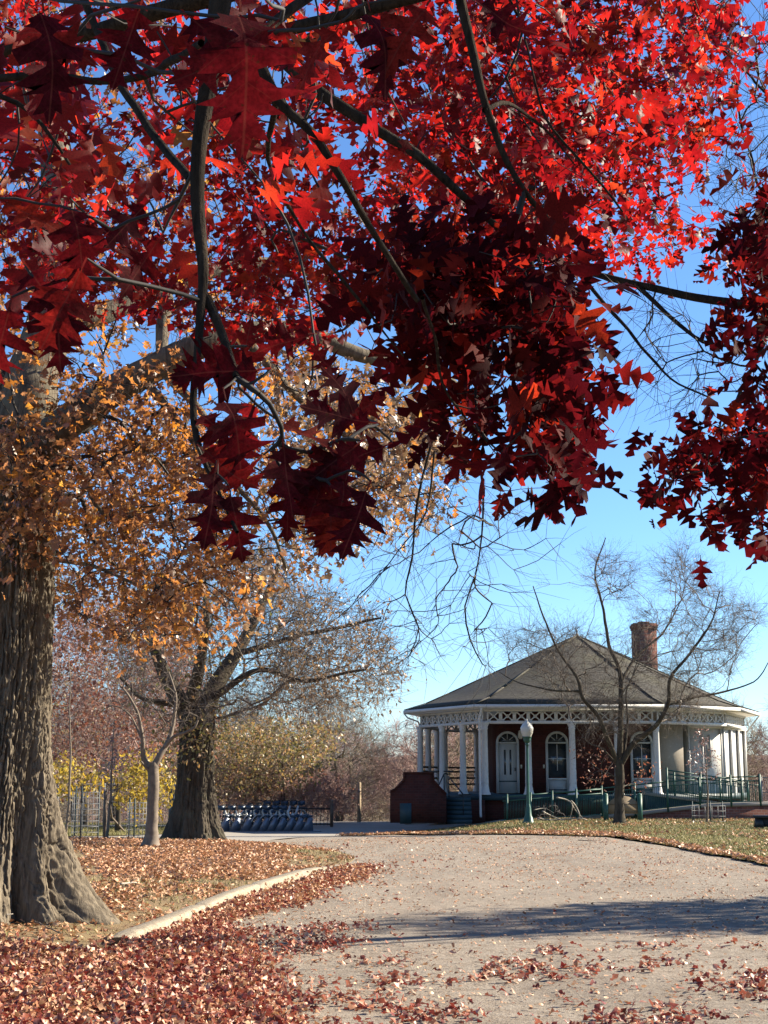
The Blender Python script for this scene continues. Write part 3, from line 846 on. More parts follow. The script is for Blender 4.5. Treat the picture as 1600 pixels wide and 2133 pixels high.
litter("fallen_leaves", "tan leaves mixed into the red drift and the kerb edge", [(carpet, 17000, patchy(0.3, 1.2, 8)), (band, 7000, None)], M['litter_tan'], 0.057, thick=0.075, tilt=0.9, blur=0.13)
roadvis = g2([(560, 1760), (800, 1745), (1250, 1745), (1600, 1810), (1700, 1850), (1900, 2250), (500, 2250), (480, 1930), (640, 1850), (780, 1800)])
litter("scattered_leaves", "thin scatter of small brown leaves over the gravel road", [(roadvis, 11000, patchy(0.50, 0.9, 11, 5)), (roadvis, 3500, None), (roadvis, 16000, patchy(0.57, 2.2, 13, 8))], M['litter_tan'], 0.038, T_PLAIN, 0.5, thick=0.01)
nearroad = g2([(540, 1990), (1600, 1960), (1900, 2250), (560, 2250)])
litter("scattered_red_leaves", "thin scatter of curled red leaves on the near gravel", [(nearroad, 6500, patchy(0.57, 2.0, 21, 8)), (roadvis, 1500, patchy(0.52, 1.1, 22, 6))], M['litter_red'], 0.065, T_LITTER, 0.7, thick=0.02)
rlh = lambda x, y: H(x, y) + 0.035
rl_vis = right_edge + [(18, 44), (18, 60)] + g2([(1250, 1702), (1060, 1712), (900, 1730)])
rl_front = right_edge + [(c[0] + 0.3, c[1] + 2.2) for c in reversed(right_edge)]
litter("fallen_leaves", "golden brown fallen leaves along the edge of the right lawn", [(rl_front, 11000, None), (rl_vis, 11000, patchy(0.42, 0.5, 31))], M['litter_tan'], 0.085, T_PLAIN, 0.8, hf=rlh, thick=0.04)

def grass(name, label, poly, n, h, prob=None, hf=rlh):
    s = sample_poly(poly, n)
    if prob is not None: s = s[RNG.random(len(s)) < prob(s[:, 0], s[:, 1])]
    n = len(s); z = hf(s[:, 0], s[:, 1]) - 0.01
    b = np.column_stack([s, z]); a = RNG.random(n) * 2 * math.pi; w = 0.006 + 0.004 * RNG.random(n)
    side = np.stack([np.cos(a), np.sin(a), a * 0], 1) * w[:, None]
    top = b + np.stack([RNG.standard_normal(n) * h * 0.5, RNG.standard_normal(n) * h * 0.5, h * RNG.uniform(0.4, 1.2, n)], 1)
    v = np.stack([b - side, b + side, top], 1).reshape(-1, 3)
    return tag(link(name, mesh_np(name, v, [np.arange(n * 3).reshape(-1, 3)]), M['blade']), label, kind="stuff")
grass("grass", "short yellow green grass in front of the pavilion", rl_vis, 70000, 0.07)
grass("grass", "thin dry grass between the leaves of the left lawn", ll_vis, 26000, 0.06, patchy(0.45, 0.7, 41), HL)
grass("grass", "green grass strip beyond the path on the left", g2([(60, 1742), (395, 1734), (380, 1718), (60, 1716)]), 16000, 0.12, None, lambda x, y: H(x, y) + 0.01)
# ------------------------------------------------------------------ the pavilion
FZ = 0.83
gzp = float(H(6, 60)) - 0.3
cor = [np.array(p, float) for p in ((1.62, 65.2), (4.14, 60), (11.2, 60), (14.75, 62.9), (16.75, 67.6), (15.6, 73.5), (9.4, 75.5), (3.0, 71.5))]
NC = len(cor)
pav = thing("pavilion", "white columned brick pavilion with a low hipped shingle roof and a tall brick chimney", "building", (9.04, 67.5, 0))
pl = np.array(pav.location)
def offset(poly, d):
    out = []
    n = len(poly)
    for i in range(n):
        a, b, c = poly[i - 1], poly[i], poly[(i + 1) % n]
        e1 = (b - a) / np.linalg.norm(b - a); e2 = (c - b) / np.linalg.norm(c - b)
        n1 = np.array([e1[1], -e1[0]]); n2 = np.array([e2[1], -e2[0]])
        m = (n1 + n2); m = m / np.linalg.norm(m); out.append(b + m * d / max(0.4, m @ n1))
    return out
class PB(MB):
    def go(s, name, m, parent=None, smooth=False, base=None):
        base = pl if base is None else base
        s.v = [v - base for v in s.v]
        return s.build(name, m, parent if parent is not None else pav, smooth)
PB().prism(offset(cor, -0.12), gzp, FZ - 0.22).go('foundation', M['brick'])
PB().prism(offset(cor, 0.10), FZ - 0.217, FZ).go('porch_floor', M['green_deck'])
# columns
def column_mesh():
    return MB().lathe([(0.235, 0), (0.235, 0.05), (0.20, 0.09), (0.175, 0.22), (0.15, 0.36), (0.145, 0.44), (0.155, 0.47), (0.155, 0.50), (0.15, 0.60), (0.128, 2.62), (0.15, 2.66), (0.15, 2.70), (0.13, 2.73), (0.19, 2.84), (0.19, 2.93)], n=8, a0=math.pi / 8)
cm_ = column_mesh()
import bmesh
cme = cm_.mesh('column'); _b = bmesh.new(); _b.from_mesh(cme); bmesh.ops.recalc_face_normals(_b, faces=_b.faces); _b.to_mesh(cme); _b.free(); cme.materials.append(M['white'])
cpos = [(4.14, 60), (5.93, 60), (7.74, 60), (9.6, 60), (11.2, 60)]
inner = cor
def lerp(a, b, t): return tuple(np.array(a) + (np.array(b) - np.array(a)) * t)
cpos += [lerp(cor[0], cor[1], t) for t in (0.0, 0.36, 0.68)]
cpos += [lerp(cor[7], cor[0], t) for t in (0.0, 0.35, 0.7)]
cpos += [lerp(cor[6], cor[7], t) for t in (0.25, 0.5, 0.75)]
for x, y in cpos:
    o = link('column', cme, None, pav); o.location = (x - pl[0], y - pl[1], FZ - pl[2])
# frieze: rails and pierced panels
ZB, ZT = 3.76, 4.26
def panel_mesh(w, h):
    m = MB(); t = 0.05; k = 0.07
    m.box((-w / 2 + k / 2, 0, 0), (k, t, h)); m.box((w / 2 - k / 2, 0, 0), (k, t, h))
    iw, ih = w / 2 - k, h / 2
    for sx in (-1, 1):
        for sz in (-1, 1):
            m.bar((0, 0, 0), (sx * iw * 1.0, 0, sz * ih * 0.98), 0.045, 0.07, up=(0, 1, 0))
            cs = [(sx * iw * (1 - 0.62 * math.cos(a)), 0, sz * ih * (1 - 0.62 * math.sin(a))) for a in (0, math.pi / 4, math.pi / 2)]
            m.face_prism([(sx * iw, sz * ih), (sx * iw * 0.55, sz * ih), (sx * iw * 0.72, sz * ih * 0.72), (sx * iw, sz * ih * 0.55)][:: (1 if sx * sz > 0 else -1)], -0.03, 0.028)
    m.face_prism([(-0.08, 0), (0, -0.08), (0.08, 0), (0, 0.08)], -0.033, 0.033)
    return m
fme = {}
def panel(w):
    w = round(w, 3)
    if w not in fme:
        me = panel_mesh(w, ZT - ZB - 0.12).mesh('frieze_panel'); b = bmesh.new(); b.from_mesh(me); bmesh.ops.recalc_face_normals(b, faces=b.faces); b.to_mesh(me); b.free(); me.materials.append(M['white']); fme[w] = me
    return fme[w]
for i in range(NC):
    a, b = cor[i], cor[(i + 1) % NC]; L = np.linalg.norm(b - a); n = max(3, int(round(L / 0.585))); w = (L - 0.2) / n; e = (b - a) / L
    mm = PB()
    mm.bar((*a, ZB), (*b, ZB), 0.14, 0.12); mm.bar((*a, ZT), (*b, ZT), 0.14, 0.10); mm.go('frieze_rail', M['white'])
    for k in range(n):
        p = a + e * (0.1 + w * (k + 0.5)); o = link('frieze_panel', panel(w), None, pav)
        o.location = (p[0] - pl[0], p[1] - pl[1], (ZB + ZT) / 2); o.rotation_euler = (0, 0, math.atan2(e[1], e[0]))
# soffit, fascia, roof
eave = offset(cor, 0.68)
PB().prism(offset(cor, 0.60), 4.318, 4.345).go('soffit', M['white'])
m = PB(); ZE = 4.42
for i in range(NC): m.bar((*eave[i], ZE - 0.02), (*eave[(i + 1) % NC], ZE - 0.02), 0.09, 0.13)
m.go('gutter', M['white'])
apex = np.array([9.04, 67.4, 8.05])
ridge = apex
v = []; rings = [(0.0, 0.0), (0.12, 0.085), (0.25, 0.215), (0.5, 0.475), (0.75, 0.735), (1.0, 1.0)]
for t, h in rings[:-1]:
    for c in eave:
        c2 = c + (np.array(apex[:2]) - c) * t; v.append((*c2, ZE + 0.055 + (apex[2] - ZE) * h))
v.append(tuple(apex)); f4 = []; f3 = []
for k in range(len(rings) - 2):
    for i in range(NC): f4.append([k * NC + i, k * NC + (i + 1) % NC, (k + 1) * NC + (i + 1) % NC, (k + 1) * NC + i])
k = len(rings) - 2
for i in range(NC): f3.append([k * NC + i, k * NC + (i + 1) % NC, len(v) - 1])
f3 += [[0, i + 1, i] for i in range(1, NC - 1)]
rf = PB().add(v, f4, f3).go('roof', M['shingle'])
m = MB()
for i in range(NC):
    for k in range(len(rings) - 1):
        a_ = np.array(v[k * NC + i]); b_ = np.array(v[(k + 1) * NC + i]) if k < len(rings) - 2 else apex
        m.bar(a_ + [0, 0, .02], b_ + [0, 0, .02], 0.11, 0.03)
m.v = [x - pl for x in m.v]
hip = m.build('hip_cap', M['shingle'], rf)
PB().lathe([(0.09, -0.1), (0.08, 0.05), (0.03, 0.12), (0.05, 0.2), (0.01, 0.3)], apex, 8).go('finial', M['black'], rf)
# chimney
cx, cy = PX(1342, 1340, 68)[0], 68.0
ct = PX(1342, 1300, 68)[2]
ch = PB().box((cx, cy, ct - 1.75), (1.06, 0.8, 2.9)).go('chimney', M['brick_chimney'])
m = PB()
m.box((cx, cy, ct - 0.235), (1.12, 0.86, 0.10)).box((cx, cy, ct - 0.118), (1.19, 0.93, 0.13)).box((cx, cy, ct - 0.02), (1.10, 0.84, 0.065)).box((cx, cy, ct + .06), (.5, .4, .09))
m.go('chimney_cap', M['brick_chimney'], ch)
# brick core with arched doors and windows
WY = 62.5
x0, x1 = 4.95, 11.55
core = [(x0, WY), (x1, WY), (x1, 72.0), (x0, 71.0)]
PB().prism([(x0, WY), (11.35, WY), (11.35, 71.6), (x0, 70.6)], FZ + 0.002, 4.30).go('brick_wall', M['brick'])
def pxx(px, y): return PX(px, 1560, y)[0]
def arch_poly(w, z0, zs, n=12):
    """outline: straight up to zs then a half circle"""
    r = w / 2
    return [(-r, z0), (r, z0)] + [(r * math.cos(a), zs + r * math.sin(a)) for a in np.linspace(0, math.pi, n)]
def arched(name, cx, w, kind, z0=FZ + 0.03, zs=2.98):
    loc = np.array([cx, WY - 0.03, 0])
    fr = PB(); r = w / 2
    # frame: jambs, arch ring
    fr.box((cx - r + .05, WY - 0.05, (z0 + zs) / 2), (0.10, 0.12, zs - z0)); fr.box((cx + r - .05, WY - 0.05, (z0 + zs) / 2), (0.10, 0.12, zs - z0))
    A = np.linspace(0, math.pi, 13)
    ring = []
    for a in A: ring.append((cx + r * math.cos(a), zs + r * math.sin(a)))
    inr = [(cx + (r - .10) * math.cos(a), zs + (r - .10) * math.sin(a)) for a in A]
    vv = [(x, yy, z) for yy in (WY - .11, WY + .01) for pts in (ring, inr) for x, z in pts]; n = 13; qq = []
    for i in range(n - 1): qq += [[i, i + 1, n + i + 1, n + i], [2 * n + i, 2 * n + i + 1, 3 * n + i + 1, 3 * n + i], [i, i + 1, 2 * n + i + 1, 2 * n + i], [n + i, n + i + 1, 3 * n + i + 1, 3 * n + i]]
    fr.add(vv, qq); 
    fr.box((cx, WY - 0.05, zs), (w - .2, 0.10, 0.07))
    root = fr.go(name, M['door'])
    # fan light
    PB().face_prism([(cx + (r - .1) * math.cos(a), zs + .035 + (r - .1) * .96 * math.sin(a)) for a in A], WY - .03, WY - .02).go('fanlight', M['dark_glass'], root)
    mu = PB()
    for a in (math.radians(45), math.radians(90), math.radians(135)): mu.bar((cx + .12 * math.cos(a), WY - .045, zs + .035 + .12 * math.sin(a)), (cx + (r - .1) * math.cos(a), WY - .045, zs + (r - .1) * math.sin(a)), .03, .03, up=(0, 1, 0))
    mu.go('muntin', M['door'], root)
    if kind == 'door':
        PB().box((cx, WY - 0.03, (z0 + zs) / 2 - .02), (w - .2, 0.05, zs - z0 - .04)).go('door_leaf', M['door'], root)
        for sx in (-1, 1): PB().box((cx + sx * 0.12, WY - .06, z0 + 1.30), (0.075, 0.012, 1.05)).go('door_glass', M['dark_glass'], root)
        PB().box((cx, WY - .06, z0 + .50), (w - .22, 0.014, 0.05)).go('kick_rail', M['green_deck'], root)
        PB().box((cx + w * .33, WY - .075, z0 + 1.0), (0.04, .05, .14)).go('door_handle', M['black'], root)
    else:
        PB().box((cx, WY - .03, z0 + .68 + (zs - z0 - .68) / 2 - .02), (w - .2, .02, zs - z0 - .72)).go('window_glass', M['dark_glass'], root)
        PB().box((cx, WY - .05, z0 + .60), (w - .16, .10, .07)).go('sill', M['white'], root)
        PB().box((cx, WY - .03, z0 + .31), (w - .2, .05, .50)).go('spandrel', M['door'], root)
        PB().box((cx, WY - .05, z0 + .14), (w - .18, .02, .05)).go('spandrel_rail', M['green_deck'], root)
        b = PB(); b.box((cx, WY - .045, z0 + 1.5), (.03, .02, 1.1)); b.box((cx, WY - .045, z0 + 1.45), (w - .2, .02, .03)); b.go('sash_bar', M['white'], root)
arched('doorway', pxx(1057, WY), 0.98, 'door')
arched('arched_window', pxx(1160, WY), 0.98, 'win')
arched('arched_window', pxx(1336, WY), 0.98, 'win')
for px in (1085, 1132):
    PB().box((pxx(px, WY), WY - .06, FZ + 1.15), (.07, .06, .16)).go('wall_sconce', M['cream'])
# bench on the porch
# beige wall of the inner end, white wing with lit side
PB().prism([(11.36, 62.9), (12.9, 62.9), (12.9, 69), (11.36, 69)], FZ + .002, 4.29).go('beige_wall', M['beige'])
wA = (PX(1432, 1560, 63.4)[0], 63.4); wB = (PX(1504, 1560, 64.0)[0], 64.0); wC = (PX(1550, 1560, 67.5)[0], 67.5)
wz0 = float(H(15, 64)) - .2
PB().prism([wA, wB, wC, (wC[0] - 1.5, 72), (wA[0], 70)], wz0, 4.285).go('white_wall', M['white'])
# boards and pilasters on the wing
A_, B_, C_ = [np.array(p) for p in (wA, wB, wC)]
def on(a, b, t, z, out): 
    e = (b - a) / np.linalg.norm(b - a); n = np.array([e[1], -e[0]]); p = a + (b - a) * t + n * out; return (*p, z)
for t in (0.02, 0.35, 0.68, 0.98):
    PB().bar(on(B_, C_, t, .50, .05), on(B_, C_, t, 3.72, .05), .26, .10).go('pilaster', M['white'])
for t in (0.03, 0.42, 0.97):
    PB().bar(on(A_, B_, t, .50, .03), on(A_, B_, t, 3.72, .03), .16, .07).go('corner_board', M['white'])
m = PB(); m.bar(on(A_, B_, 0, 3.70, .06), on(A_, B_, 1, 3.70, .06), .1, .14); m.bar(on(B_, C_, 0, 3.72, .08), on(B_, C_, 1, 3.72, .08), .16, .2); m.go('cornice', M['white'])
wf = PB().bar(on(A_, B_, .62, 1.95, .03), on(A_, B_, .62, 3.35, .03), .50, .06).go('window_frame', M['white'])
PB().bar(on(A_, B_, .62, 2.02, .066), on(A_, B_, .62, 3.28, .066), .38, .012).go('window_glass', M['dark_glass'], wf)
# downspouts and gutter returns
m = PB(); p = PX(1003, 1600, 59.7)[0]
m.tube([(p, 59.35, 4.34), (p, 59.45, 4.2), (p - .06, 59.66, 3.9), (p - .06, 59.66, 0.1), (p - .06, 59.56, -.05)], .05, 8); m.go('downspout', M['white'])
m = PB(); e0 = np.array(eave[0]); c0_ = cor[0]
m.tube([(*e0, 4.33), (*(e0 + (c0_ - e0) * .2), 4.15), (*(e0 + (c0_ - e0) * .85), 3.98), (*c0_, 3.8)], .035, 6)
e0 = np.array(eave[4]); c0_ = cor[4]
m.tube([(*e0, 4.33), (*(e0 + (c0_ - e0) * .3), 4.1), (*(e0 + (c0_ - e0) * .85), 3.6), (*c0_, 3.4)], .035, 6)
m.go('gutter_return', M['white'])
# stair wall with a dark opening, stairs, rails
SD = 58.6
prof_px = [(813, 1714), (813, 1650), (822, 1646), (838, 1630), (842, 1625), (842, 1611), (903, 1611), (904, 1627), (915, 1640), (930, 1655), (930, 1714)]
pf = [(PX(x, y, SD)[0], PX(x, y, SD)[2]) for x, y in prof_px]
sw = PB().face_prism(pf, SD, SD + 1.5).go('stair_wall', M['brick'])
m = PB()
for a_, b_ in zip(pf[1:-2], pf[2:-1]): m.bar((a_[0], SD + .75, a_[1] + .03), (b_[0], SD + .75, b_[1] + .03), 1.58, .06)
m.go('coping', M['brick'], sw)
xa, xb = PX(833, 1690, SD)[0], PX(857, 1690, SD)[0]; za, zb = PX(833, 1716, SD)[2], PX(833, 1673, SD)[2]
PB().box(((xa + xb) / 2, SD - .004, (za + zb) / 2), (xb - xa, .03, zb - za)).go('dark_opening', M['green_deck'], sw)  # flat dark panel; its colour stands for the shade inside the doorway
st_ = PB(); sx0 = pf[-1][0] + .05
for k in range(6): st_.box((sx0 + .5, SD + .55 + k * .14, -0.22 + k * 0.17), (1.0, .30, 0.16 + k * 0.004))
st_.go('stairs', M['green_deck'])
PB().box((PX(970, 1680, 59.5)[0], 59.86, 0.15), (1.6, .2, .95)).go('landing_wall', M['brick'])
for s_ in ((905, 1655, 59.2, 925, 1612, 60.8), (935, 1618, 60.7, 965, 1655, 59.2)):
    a_ = PX(s_[0], s_[1], s_[2]); b_ = PX(s_[3], s_[4], s_[5]); h = PB()
    h.tube([a_, b_, b_ + [0.3, 0.1, 0]], .028, 6); h.tube([a_, a_ - [0, 0, .9]], .025, 6); h.tube([b_, b_ - [0, 0, .9]], .025, 6); h.go('stair_handrail', M['black'])
# timber rails on the back of the porch
for (i, j) in ((6, 7), (7, 0)):
    for z in (FZ + .35, FZ + .65, FZ + .95, FZ + 1.15):
        PB().bar((*cor[i], z), (*cor[j], z), .05, .09).go('porch_rail', M['wood_dark'])
for t_ in (.3, .75):
    PB().bar((*lerp(cor[0], cor[1], .05 + t_ * .3), FZ + .95), (*lerp(cor[0], cor[1], .3 + t_ * .3), FZ + .95), .04, .06).go('porch_rail', M['black'])
# hanging dark lantern under the porch
PB().lathe([(0.02, .5), (0.09, .45), (0.11, .2), (0.05, .12)], (PX(1085, 1548, 61.5)[0], 61.6, 3.0), 8).go('porch_lantern', M['cream'])

# ------------------------------------------------------------------ the ramp with its green rails
rp = thing("wheelchair_ramp", "switchback concrete ramp with green railings climbing to the pavilion porch", "ramp", (12, 57.5, 0))
rb = np.array(rp.location)
class RB(MB):
    def go(s, name, m, parent=None, smooth=False):
        s.v = [v - rb for v in s.v]; return s.build(name, m, parent or rp, smooth)
RD = 57.0
def slab(pts, y0, y1, t, name, m, low=None):
    """a sloping slab through (x, z) points from y0 to y1"""
    poly = [(x, z) for x, z in pts] + [(x, (z - t) if low is None else low) for x, z in reversed(pts)]
    return RB().face_prism(poly, y0, y1).go(name, m)
fp = [PX(x, y, RD) for x, y in ((1205, 1704), (1340, 1690), (1480, 1674), (1600, 1671), (1760, 1669))]
fpt = [(p[0], p[2]) for p in fp]
slab(fpt, RD, RD + 1.5, .13, 'ramp_slab', M['concrete'])
g0 = -0.45
slab([(x, z - .132) for x, z in fpt[1:]], RD + .05, RD + 1.45, 0, 'ramp_base', M['brick_ramp'], low=g0)
up_ = [PX(x, y, RD + 1.6) for x, y in ((1350, 1650), (1510, 1672), (1600, 1671))]
upt = [(p[0], p[2]) for p in up_]
slab(upt, RD + 1.55, RD + 2.95, .12, 'ramp_slab', M['concrete'])
slab([(x, z - .122) for x, z in upt], RD + 1.6, RD + 2.9, 0, 'ramp_base', M['green_deck'], low=g0)
def railing(tops, bots, D, postpx, nb, gapz=.06, ext=0):
    tops = [PX(x, y, D) for x, y in tops]; bots = [PX(x, y, D) for x, y in bots]
    tx = np.array([p[0] for p in tops]); tz = np.array([p[2] for p in tops]); bxx = np.array([p[0] for p in bots]); bz = np.array([p[2] for p in bots])
    T_ = lambda x: np.interp(x, tx, tz); B_2 = lambda x: np.interp(x, bxx, bz)
    for a_, b_ in zip(tops[:-1], tops[1:]):
        RB().bar(a_, b_, .05, .05).go('top_rail', M['green'])
        RB().bar(a_ - [0, 0, .16], b_ - [0, 0, .16], .035, .035).go('hand_rail', M['green'])
    r = RB()
    for a_, b_ in zip(bots[:-1], bots[1:]): r.bar(a_ + [0, 0, gapz], b_ + [0, 0, gapz], .04, .04)
    r.go('bottom_rail', M['green'])
    for p in postpx:
        x = PX(p, 1650, D)[0]; RB().bar((x, D - .03, B_2(x) - .12), (x, D - .03, T_(x) + .10), .07, .07).go('railing_post', M['green'])
    q_ = RB()
    for x in np.arange(tx[0] + .06, tx[-1], nb): q_.bar((x, D, B_2(x) + gapz), (x, D, T_(x) - .16), .018, .018)
    q_.go('balusters', M['green'])['kind'] = 'stuff'
railing([(1047, 1660), (1150, 1652), (1253, 1644)], [(1047, 1711), (1150, 1706), (1253, 1700)], RD - .1, (1056, 1105, 1150, 1200), .06)
railing([(1180, 1652), (1253, 1642), (1322, 1635), (1390, 1628), (1455, 1624), (1523, 1619), (1585, 1617)], [(1180, 1705), (1253, 1700), (1322, 1693), (1390, 1685), (1480, 1675), (1585, 1672)], RD + .05, (1253, 1322, 1390, 1457, 1522, 1583), .075)
railing([(1388, 1604), (1460, 1614), (1545, 1626), (1583, 1627)], [(1388, 1652), (1460, 1663), (1545, 1673), (1583, 1672)], RD + 1.62, (1390, 1460, 1545), .12)
railing([(1392, 1612), (1470, 1622), (1560, 1632)], [(1392, 1650), (1470, 1660), (1560, 1668)], RD + 2.9, (1405, 1500, 1558), .12)

# mesh fence past the right end of the ramp
fx = PX(1590, 1650, RD + 1)[0]
fe = thing("wire_fence", "pale wire mesh fence panel at the right end of the ramp", "fence", (fx, RD + 1.2, .3)); 
m = MB(); wz = MB()
for k in range(4): m.bar((k * 1.2, 0, 0), (k * 1.2, 0, 1.25), .05)
m.bar((0, 0, 1.22), (3.6, 0, 1.22), .04); m.bar((0, 0, .08), (3.6, 0, .08), .04); m.bar((0, 0, .64), (3.6, 0, .64), .025); m.build('fence_frame', M['galv'], fe)
for k in range(46): wz.bar((k * .08, .01, .05), (k * .08, .01, 1.2), .008)
for k in range(14): wz.bar((0, .015, .1 + k * .08), (3.6, .015, .1 + k * .08), .008)
wz.build('mesh', M['galv'], fe)['kind'] = 'stuff'

# ------------------------------------------------------------------ lamp post
lb = G(1101, 1716); LD = lb[1]; zt = PX(1100, 1498, LD)[2] - lb[2]
lp = thing("street_lamp", "green post top lamp with a frosted acorn lantern before the pavilion", "street lamp", tuple(lb))
k = zt / 3.5
MB().lathe([(0.21, -.05), (.21, .05), (.19, .08), (.16, .22), (.12, .30), (.10, .55), (.085, .62), (.07, .70)], n=12).build('lamp_base', M['green'], lp, True)
MB().lathe([(.07, .69), (.056, 1.2), (.046, 2.55 * k), (.046, 2.60 * k), (.07, 2.62 * k), (.07, 2.66 * k), (.05, 2.70 * k)], n=12).build('lamp_post', M['green'], lp, True)
MB().lathe([(.06, 2.69 * k), (.11, 2.74 * k), (.15, 2.82 * k), (.13, 2.86 * k), (.17, 2.88 * k), (.17, 2.91 * k)], n=12).build('lantern_collar', M['green'], lp, True)
MB().lathe([(.155, 2.905 * k), (.215, 3.05 * k), (.235, 3.20 * k), (.215, 3.24 * k), (.15, 3.34 * k), (.06, 3.41 * k), (.03, 3.46 * k), (.012, 3.5 * k)], n=8).build('lantern', M['lamp_glass'], lp, False)

# ------------------------------------------------------------------ park sign
sb = G(1298, 1711); sD = sb[1]
sg = thing("park_sign", "brown arched wooden board between two green posts behind the bare tree", "sign", tuple(sb))
for px in (1262, 1333):
    x = PX(px, 1690, sD)[0] - sb[0]; z = PX(px, 1656, sD)[2] - sb[2]
    MB().box((x, 0, z / 2 - .1), (.17, .15, z + .2)).build('post', M['green'], sg)
    MB().lathe([(.11, z), (.11, z + .03), (.03, z + .07)], (x, 0, 0), 4, math.pi / 4).build('post_cap', M['green'], sg)
bp = [(PX(x, y, sD)[0] - sb[0], PX(x, y, sD)[2] - sb[2]) for x, y in ((1266, 1695), (1330, 1695), (1330, 1674), (1322, 1666), (1311, 1660), (1298, 1657), (1285, 1660), (1274, 1666), (1266, 1674))]
MB().face_prism(bp, -.05, .0).build('board', M['signwood'], sg)
m = MB(); zz = bp[2][1]
m.box((0, -.06, zz - .02), (1.05, .015, .02)).box((0, -.06, bp[0][1] + .06), (1.05, .015, .02)); m.build('moulding', M['wood_dark'], sg)

# ------------------------------------------------------------------ low metal bench at the right edge
bb = G(1585, 1727)
bn = thing("bench", "low black metal bench cut by the right edge of the picture", "bench", tuple(bb), rz=math.radians(-8))
MB().box((.45, 0, .40), (1.35, .42, .035)).box((.45, -.215, .375), (1.35, .02, .08)).build('seat', M['black'], bn)
for x in (-.08, .95):
    MB().face_prism([(x - .14, -.02), (x + .18, -.02), (x + .12, .37), (x - .06, .37)], -.17, .17).build('leg', M['black'], bn)
MB().box((.45, .0, .2), (.9, .3, .26)).build('tray', M['rubber'], bn)

# ------------------------------------------------------------------ arched dead canes on the lawn before the ramp
cb = G(1190, 1712)
cn = thing("fallen_branch", "pale arched dead branch lying on the grass right of the lamp", "branch", tuple(cb))
m = MB()
for pts, r in (([(1160, 1661), (1180, 1666), (1192, 1676), (1189, 1700), (1188, 1710)], .03), ([(1190, 1668), (1200, 1680), (1207, 1697), (1203, 1708), (1180, 1710)], .03), ([(1192, 1676), (1199, 1688), (1214, 1704)], .02), ([(1130, 1690), (1150, 1700), (1180, 1712)], .03), ([(1112, 1687), (1135, 1684), (1155, 1694)], .018), ([(1120, 1704), (1150, 1708), (1210, 1705), (1232, 1714)], .035)):
    P3 = catmull([PX(x, y, cb[1] + (i % 2) * .25) for i, (x, y) in enumerate(pts)], .08) - cb
    m.tube(P3, np.linspace(r, r * .5, len(P3)), 6)
m.build('bough', M['pale_wood'], cn)
T_ = Tree(2000); T_.seed([PX(1140, 1712, cb[1]), PX(1150, 1700, cb[1]), PX(1160, 1690, cb[1])], .02, .01, 'twig_stem', .05)
T_.grow(sample_px([(1110, 1680), (1160, 1665), (1180, 1700), (1170, 1712), (1115, 1712)], 70, (cb[1] - .4, cb[1] + .5)), .2, 3); T_.radii(.006, 2.1)
v, q = T_.twig_geo(3); link('twigs', mesh_np('twigs', v - cb, [q]), M['twig_grey'], cn)['kind'] = 'stuff'

# ------------------------------------------------------------------ bicycles at their docks
BH = float(H(-5, 60))
def make_bike():
    o = thing("share_bicycle", "docked share bicycle", "bicycle", (0, 0, 0), "share bicycles in the dock row beside the second oak")
    def wheel(x, r):
        w = MB(); a = np.linspace(0, 2 * math.pi, 21)
        w.tube([(x + r * math.cos(t), 0, r + r * math.sin(t) * .94) for t in a], .024, 6, False); wo = w.build('wheel', M['rubber'], o, True)
        s_ = MB()
        for t in a[:-1:2]: s_.bar((x, 0, r), (x + (r - .02) * math.cos(t), 0, r + (r - .02) * .94 * math.sin(t)), .006)
        s_.lathe([(.04, -.04), (.04, .04)], (x, 0, r), 8); s_.build('spokes', M['galv'], wo)
        f = MB(); A = np.linspace(math.radians(10), math.radians(165), 9)
        for t0, t1 in zip(A[:-1], A[1:]): f.bar((x + (r + .05) * math.cos(t0), 0, r + (r + .05) * math.sin(t0)), (x + (r + .05) * math.cos(t1), 0, r + (r + .05) * math.sin(t1)), .07, .012)
        f.build('mudguard', M['bike_white'], o)
    wheel(-.52, .31); wheel(.55, .31)
    MB().tube([(.42, 0, .82), (.30, 0, .52), (.02, 0, .32), (-.12, 0, .34), (-.30, 0, .70)], .042, 8).build('frame', M['bike_white'], o, True)
    MB().tube([(-.02, 0, .32), (-.52, 0, .31)], .03, 6).build('chain_stay', M['bike_dark'], o, True)
    MB().tube([(.55, 0, .31), (.45, 0, .85), (.42, 0, 1.0)], .026, 6).build('fork', M['bike_dark'], o, True)
    MB().tube([(-.26, 0, .62), (-.32, 0, .88)], .018, 6).build('seat_post', M['galv'], o)
    MB().lathe([(.01, .95), (.10, .94), (.13, .90), (.06, .87)], (-.34, 0, 0), 8).build('saddle', M['rubber'], o, True)
    MB().tube([(.30, -.30, 1.06), (.40, -.16, 1.04), (.43, 0, 1.0), (.40, .16, 1.04), (.30, .30, 1.06)], .018, 6).build('handlebar', M['rubber'], o, True)
    MB().face_prism([(.50, .82), (.72, .88), (.70, 1.02), (.48, 1.0)], -.13, .13).build('basket', M['bike_dark'], o)
    MB().face_prism([(-.80, .45), (-.62, .66), (-.38, .68), (-.30, .40), (-.52, .55), (-.70, .40)], -.03, .03).build('skirt_guard', M['bike_dark'], o)
    MB().box((.02, 0, .30), (.20, .10, .10)).build('crank_case', M['bike_dark'], o)
    for s_ in (-1, 1): MB().box((.02 + s_ * .12, s_ * .12, .30 - s_ * .10), (.10, .08, .025)).build('pedal', M['rubber'], o)
    return o
